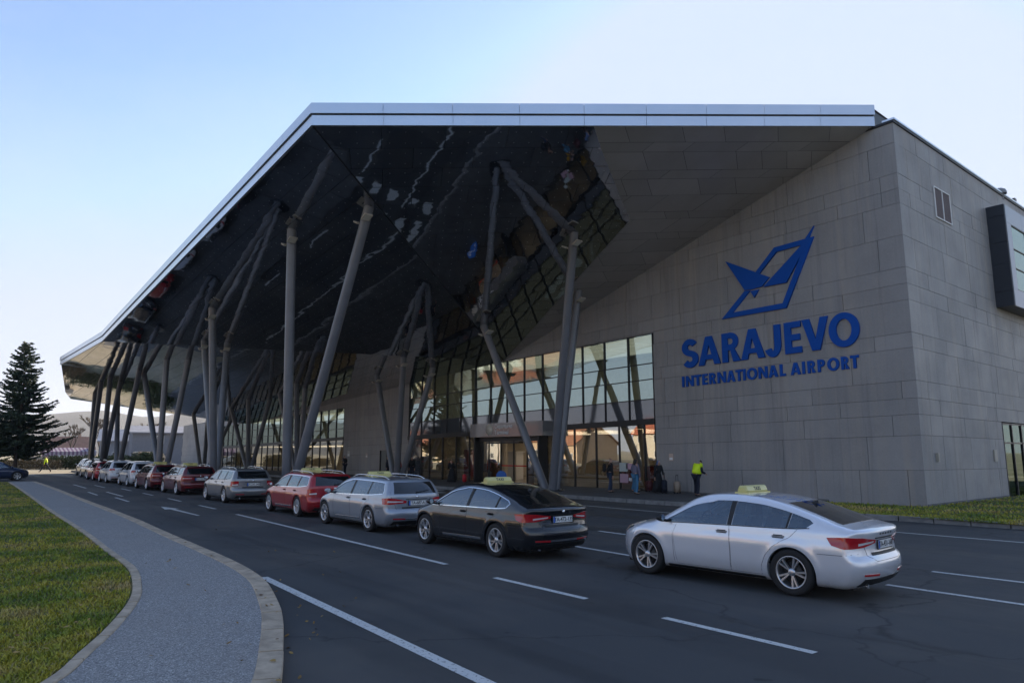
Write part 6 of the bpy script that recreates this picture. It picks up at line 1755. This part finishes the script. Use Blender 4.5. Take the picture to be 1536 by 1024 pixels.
def bushes(name, x0, x1, y0, y1, n, hh, label, mat=None, seed=1):
    rs = random.Random(seed); b = MB()
    for i in range(n):
        u = rs.random(); x, y = x0 + (x1 - x0) * u + rs.uniform(-.8, .8), y0 + (y1 - y0) * u + rs.uniform(-.7, .7)
        H_ = hh * (.6 + .4 * math.sin(u * 37 + seed) ** 2); z = rs.uniform(0, 1) ** .8 * H_
        d = Vector((rs.uniform(-1, 1), rs.uniform(-1, 1), rs.uniform(-.4, 1))).normalized(); w_ = d.orthogonal().normalized() * rs.uniform(.04, .1); l = rs.uniform(.12, .3)
        p = Vector((x, y, z)); b.add([p - w_, p + w_, p + d * l + w_ * .5, p + d * l - w_ * .5], [(0, 1, 2, 3)])
    return tag(b.build(name, mat or M['bush']), label, 'hedge')
bushes('hedge', -112, -104, 11.5, 21, 9000, 1.7, 'clipped dark hedge along the far edge of the forecourt road')
bushes('hedge', -118, -108, 5, 12, 5000, 1.2, 'low brownish hedge behind the far walker', simple('dry_leaves', (.16, .12, .06), .9), 2)
bushes('shrub', -110, -108, 21.5, 24, 2500, 2.2, 'taller green shrub right of the clipped hedge', None, 3)

# ------------------------------------------------------------------ far buildings
def house(name, loc, rz, w_, d_, h_, rh, wallc, roofc, label, nwin=4, cat='house', parent_mats=None):
    e = empty(name, loc, R(rz), label, cat)
    b = MB(); b.box(-w_ / 2, w_ / 2, -d_ / 2, d_ / 2, 0, h_)
    for s in (-1, 1): b.add([(s * w_ / 2, -d_ / 2, h_), (s * w_ / 2, d_ / 2, h_), (s * w_ / 2, 0, h_ + rh)], [(0, 1, 2)])
    b.build('wall', simple('house_wall', wallc, .9, var=.08), e)
    b = MB(); o = .5
    for s in (-1, 1):
        y0, y1 = s * (d_ / 2 + o), 0; z0, z1 = h_ - rh * o / (d_ / 2), h_ + rh
        b.hexa([(-w_ / 2 - o, y0, z0), (w_ / 2 + o, y0, z0), (w_ / 2 + o, y1, z1), (-w_ / 2 - o, y1, z1), (-w_ / 2 - o, y0, z0 + .2), (w_ / 2 + o, y0, z0 + .2), (w_ / 2 + o, y1, z1 + .2), (-w_ / 2 - o, y1, z1 + .2)])
    r_ = b.build('roof', simple('house_roof', roofc, .85, var=.2, vscale=1), e)
    b = MB(); b.box(w_ * .2, w_ * .2 + .7, -.35, .35, h_ + rh * .5, h_ + rh + .9); b.build('chimney', simple('chimney', (.3, .2, .16), .9), r_)
    for fl in range(max(1, int(h_ // 2.8))):
        for i in range(nwin):
            for s in (-1, 1):
                x = -w_ / 2 + w_ * (i + .5) / nwin; z = .9 + fl * 2.8
                b = MB(); b.box(x - .6, x + .6, s * (d_ / 2 + .005), s * (d_ / 2 + .06), z, z + 1.4, 0); wi = b.build('window', M['white'], e)
                b = MB(); b.box(x - .5, x + .5, s * (d_ / 2 + .061), s * (d_ / 2 + .07), z + .1, z + 1.3, 0); b.build('pane', M['spandrel'], wi)
    return e
house('grey_warehouse', (-152, 31.8, -.1), 78, 16, 9, 4.4, 2.0, (.33, .34, .37), (.4, .4, .42), 'pale grey gabled building seen between the far columns', 3, 'building')
house('grey_warehouse', (-140, 39.5, -.1), 82, 26, 12, 5.6, 1.2, (.20, .21, .24), (.25, .26, .3), 'darker grey flat fronted building between the gabled one and the terminal', 3, 'building')
house('red_roof_house', (-215, 26, -.1), 92, 10, 9, 3.2, 2.9, (.45, .38, .32), (.17, .09, .07), 'long low house with a dull red roof beyond the striped awning', 5)
house('cream_house', (-172, 41, -.1), 80, 14, 9, 4.6, 2.6, (.5, .45, .36), (.28, .12, .08), 'cream house far behind the slender column pairs', 3)
# striped awning
e = empty('striped_awning', (-142, 17.3, -.03), R(98), 'long purple and white striped awning on thin posts beyond the road', 'awning')
e.scale = (.62, .7, .75)
b = MB(); n = 26
for i in range(n): b.hexa([(-6.4 + i * .5, -1.2, 3.0), (-6.4 + (i + 1) * .5 - .01, -1.2, 3.0), (-6.4 + (i + 1) * .5 - .01, 1.2, 3.9), (-6.4 + i * .5, 1.2, 3.9), (-6.4 + i * .5, -1.2, 3.05), (-6.4 + (i + 1) * .5 - .01, -1.2, 3.05), (-6.4 + (i + 1) * .5 - .01, 1.2, 3.95), (-6.4 + i * .5, 1.2, 3.95)], i % 2)
for i in range(n):
    for s in (-1.22, 1.22): z = 3.0 if s < 0 else 3.9; b.box(-6.4 + i * .5, -6.4 + (i + 1) * .5 - .01, s - .02, s + .02, z - 1.0 if s < 0 else z - 1.2, z - .001, i % 2)
b.build('canvas', [simple('purple_canvas', (.16, .09, .16), .8), simple('white_canvas', (.38, .33, .36), .8)], e)
for x in (-6.2, -2, 2, 6.2):
    b = MB(); b.tube((x, -1.1, 0), (x, -1.1, 3.0), .06, n=8); b.tube((x, 1.1, 0), (x, 1.1, 3.8), .06, n=8); b.build('post', M['darkmetal'], e)
b = MB(); b.box(-6.0, 6.0, .3, 1.0, 0, 1.9); b.build('kiosk', simple('kiosk_wall', (.4, .4, .42), .8), e)
# parked vans and clutter beyond the road (small)
def van(loc, rz, m, label, s=(5.4, 2.0, 2.3), cat='van', name='delivery_van'):
    e = empty(name, loc, R(rz), label, cat); L, W_, H_ = s
    b = MB(); prof = [(-L / 2, .35), (L / 2 - .1, .35), (L / 2, .6), (L / 2 - .1, 1.05), (L / 2 - .9, 1.25), (L / 2 - 1.6, H_ - .05), (L / 2 - 1.9, H_), (-L / 2 + .1, H_), (-L / 2, H_ - .1)]
    n = len(prof); V = [(x, -W_ / 2, z) for x, z in prof] + [(x, W_ / 2, z) for x, z in prof]
    b.add(V, [tuple(range(n)), tuple(range(2 * n - 1, n - 1, -1))] + [(i, i + n, (i + 1) % n + n, (i + 1) % n) for i in range(n)]); b.build('body', m, e)
    b = MB()
    for s_ in (-1, 1): b.box(L / 2 - 2.4, L / 2 - 1.5, s_ * (W_ / 2 + .005), s_ * (W_ / 2 + .015), 1.3, H_ - .25)
    b.box(-L / 2 - .012, -L / 2 - .004, -.75, .75, 1.3, H_ - .3)
    b.build('window', M['spandrel'], e)
    for x in (-L / 2 + 1.0, L / 2 - 1.0):
        for s_ in (-1, 1): b = MB(); b.lathe([(.0, -.11), (.33, -.11), (.34, .11), (0, .11)], 20, c=(x, s_ * (W_ / 2 - .1), .34)); b.build('wheel', M['tyre'], e)
    return e
van((-128, 27.5, -.03), 100, simple('cream_paint', (.55, .45, .32), .5), 'cream van parked in sun beyond the far columns')
van((-131, 17.0, -.03), 95, simple('pale_paint', (.55, .55, .52), .5), 'white van parked beyond the hedge under the canopy tip', (4.6, 1.8, 1.7))
van((-122, 11.0, -.03), 90, simple('beige_paint', (.42, .38, .32), .5), 'beige box trailer van parked left of the striped awning', (4.6, 1.8, 1.6))

# ------------------------------------------------------------------ houses and trees across the road, behind the viewpoint (seen mirrored in the glass)
HS = [(-62, -44, 8, (.5, .40, .28), (.32, .12, .06)), (-84, -50, -4, (.55, .50, .42), (.35, .10, .05)), (-108, -46, 5, (.48, .36, .26), (.30, .13, .07)), (-134, -54, -6, (.55, .52, .48), (.34, .11, .06)),
      (-162, -50, 4, (.5, .42, .30), (.32, .12, .07)), (-192, -58, 0, (.5, .46, .4), (.30, .12, .08)), (-38, -50, -8, (.52, .48, .40), (.33, .12, .07)), (-10, -46, 3, (.5, .44, .36), (.33, .10, .05)), (24, -48, -5, (.5, .42, .3), (.3, .12, .06))]
for i, (x, y, rz, wc, rc) in enumerate(HS):
    house('brick_roof_house', (x, y, -.05), rz, 13 + (i * 5) % 4, 10, 5.6 if i % 2 else 4.2, 3.2, wc, rc, ['tall', 'low'][i % 2] + ' house number %s across the road' % ['one', 'two', 'three', 'four', 'five', 'six', 'seven', 'eight', 'nine'][i], 4)
for i, (x, y, s) in enumerate([(-50, -34, 1.0), (-74, -36, 1.2), (-97, -38, 1.0), (-121, -36, 1.15), (-148, -38, 1.1), (-24, -36, 1.1), (4, -34, .9), (-178, -40, 1.3)]):
    e = empty('bare_tree', (x, y, -.03), i * 1.1, 'leafless garden tree before house %s across the road' % ['one', 'two', 'three', 'four', 'five', 'six', 'seven', 'eight'][i], 'tree', 'garden trees across the road'); e.scale = (s, s, s)
    mesh_obj('branches', bt[i % 2], [], e)
# distant hills
def hills():
    rs = np.random.RandomState(4); b = MB(); n = 120; rows = 10
    V = []
    for j in range(rows):
        f = j / (rows - 1)
        for i in range(n):
            az = R(120 + 100 * i / (n - 1)); d = 900 + 900 * f
            hgt = (78 + 30 * math.sin(az * 9 + 1) + 16 * math.sin(az * 23) + 7 * math.sin(az * 51)) * math.sin(f * math.pi / 2) ** 1.2 * (.55 + .5 * math.sin((az - R(120)) / R(100) * math.pi))
            V.append((d * math.cos(az), d * math.sin(az), hgt * .95 - 1 + rs.uniform(-1.5, 1.5) * f))
    b.add(V, [(j * n + i, j * n + i + 1, (j + 1) * n + i + 1, (j + 1) * n + i) for j in range(rows - 1) for i in range(n - 1)], 0, True)
    m, nt, bb = newmat('hill_woods'); v = coords(nt)
    nt.links.new(ramp(nt, noise(nt, v, .006, 8, .7), [(.42, (.008, .014, .02)), (.52, (.02, .028, .036)), (.6, (.06, .065, .07))]), bb.inputs['Base Color']); setin(bb, Roughness=1.0)
    o = b.build('hills', m)
    bm = bmesh.new(); bm.from_mesh(o.data)
    bmesh.ops.recalc_face_normals(bm, faces=bm.faces); bm.to_mesh(o.data); bm.free()
    return tag(o, kind='structure')
hills()
if HAZE:
    b = MB(); b.box(-3050, 3050, -3050, 3050, -1.2, 180); 
    m = bpy.data.materials.new('haze_air'); m.use_nodes = True; nt = m.node_tree
    for n_ in list(nt.nodes): nt.nodes.remove(n_)
    out = nt.nodes.new('ShaderNodeOutputMaterial'); pv = nt.nodes.new('ShaderNodeVolumePrincipled')
    pv.inputs['Color'].default_value = (.92, .94, 1, 1); pv.inputs['Density'].default_value = HAZE; pv.inputs['Anisotropy'].default_value = .2
    nt.links.new(pv.outputs[0], out.inputs['Volume'])
    tag(b.build('haze', m), kind='stuff')

for i, (x, y, h_, r_) in enumerate([(26, 52, 11, 3.4), (34, 66, 14, 4.2), (40, 44, 9, 3.0), (48, 80, 13, 4.0)]):
    src = bpy.data.objects.get('spruce_tree') if i % 2 == 0 else bpy.data.objects.get('spruce_tree.001')
    c = copy_tree(src); c.location = (x, y, -.03); c.rotation_euler = (0, 0, i * 1.7); c['label'] = 'dark spruce number %s beyond the side wall of the terminal' % ['one', 'two', 'three', 'four'][i]; c['group'] = 'spruces beside the terminal'

# fallen leaves
rs = np.random.RandomState(21); b = MB(); n = 0
while n < 900:
    d = math.exp(rs.uniform(math.log(5.5), math.log(35))); az = R(rs.uniform(150, 212)); x, y = d * math.cos(az), d * math.sin(az)
    on_l = inside(x, y, LAWN); k = rs.rand()
    if on_l and k < .8: z = .165 + rs.uniform(0, .02)
    elif y > 1.0 and y < 7 and (k < .10 or min(math.hypot(x - a, y - c) for a, c in OUT) < .4 and k < .8): z = .135 if not y > np.interp(-x, [-a for a, c in OUT], [c for a, c in OUT]) else .012
    else: continue
    a = rs.uniform(0, 6.28); s_ = rs.uniform(.012, .032); t1, t2 = rs.uniform(-.012, .012, 2)
    pts = [(x + s_ * math.cos(a + q) * f, y + s_ * math.sin(a + q) * f, z + t1 * math.cos(q) + t2 * math.sin(q)) for q, f in ((0, 1.3), (1.1, .75), (2.2, .8), (3.14, 1.1), (4.1, .8), (5.2, .75))]
    b.poly(pts); n += 1
m = leafmat('dry_leaf', (.16, .08, .02), (.38, .24, .06))
tag(b.build('fallen_leaves', m), 'small brown fallen leaves scattered on the lawn and along the path kerb', 'leaves', kind='stuff')
# drains and manholes
def manhole(x, y, label):
    e = empty('manhole_cover', (x, y, 0.002), 0, label, 'manhole cover'); b = MB(); b.lathe([(.36, 0), (.36, .006), (.33, .006), (.33, .003), (.31, .003)], 32, axis='z'); b.build('rim', M['plinth'], e)
    b = MB(); b.lathe([(.31, .004), (0, .004)], 32, axis='z')
    for i in range(-3, 4):
        h_ = math.sqrt(.27 ** 2 - (i * .08) ** 2); b.box(-h_, h_, i * .08 - .015, i * .08 + .015, .005, .009)
    b.build('lid', simple('cast_iron', (.05, .045, .042), .6, .5), e)
manhole(-21.0, 16.6, 'round iron manhole cover in the lane beyond the taxis')
def drain(x, y, label):
    e = empty('drain_grate', (x, y, 0.002), 0, label, 'drain'); b = MB(); b.box(-.30, .30, -.20, -.17, 0, .006); b.box(-.30, .30, .17, .20, 0, .006); b.box(-.30, -.27, -.17, .17, 0, .006); b.box(.27, .30, -.17, .17, 0, .006); b.build('frame', M['plinth'], e)
    b = MB(); b.box(-.27, .27, -.17, .17, 0, .001)
    for i in range(9): b.box(-.25 + i * .06, -.22 + i * .06, -.17, .17, .0012, .006)
    b.build('grate', simple('grate_iron', (.03, .028, .027), .6, .4), e)
drain(-12.5, 23.3, 'iron drain grate against the far kerb by the verge')
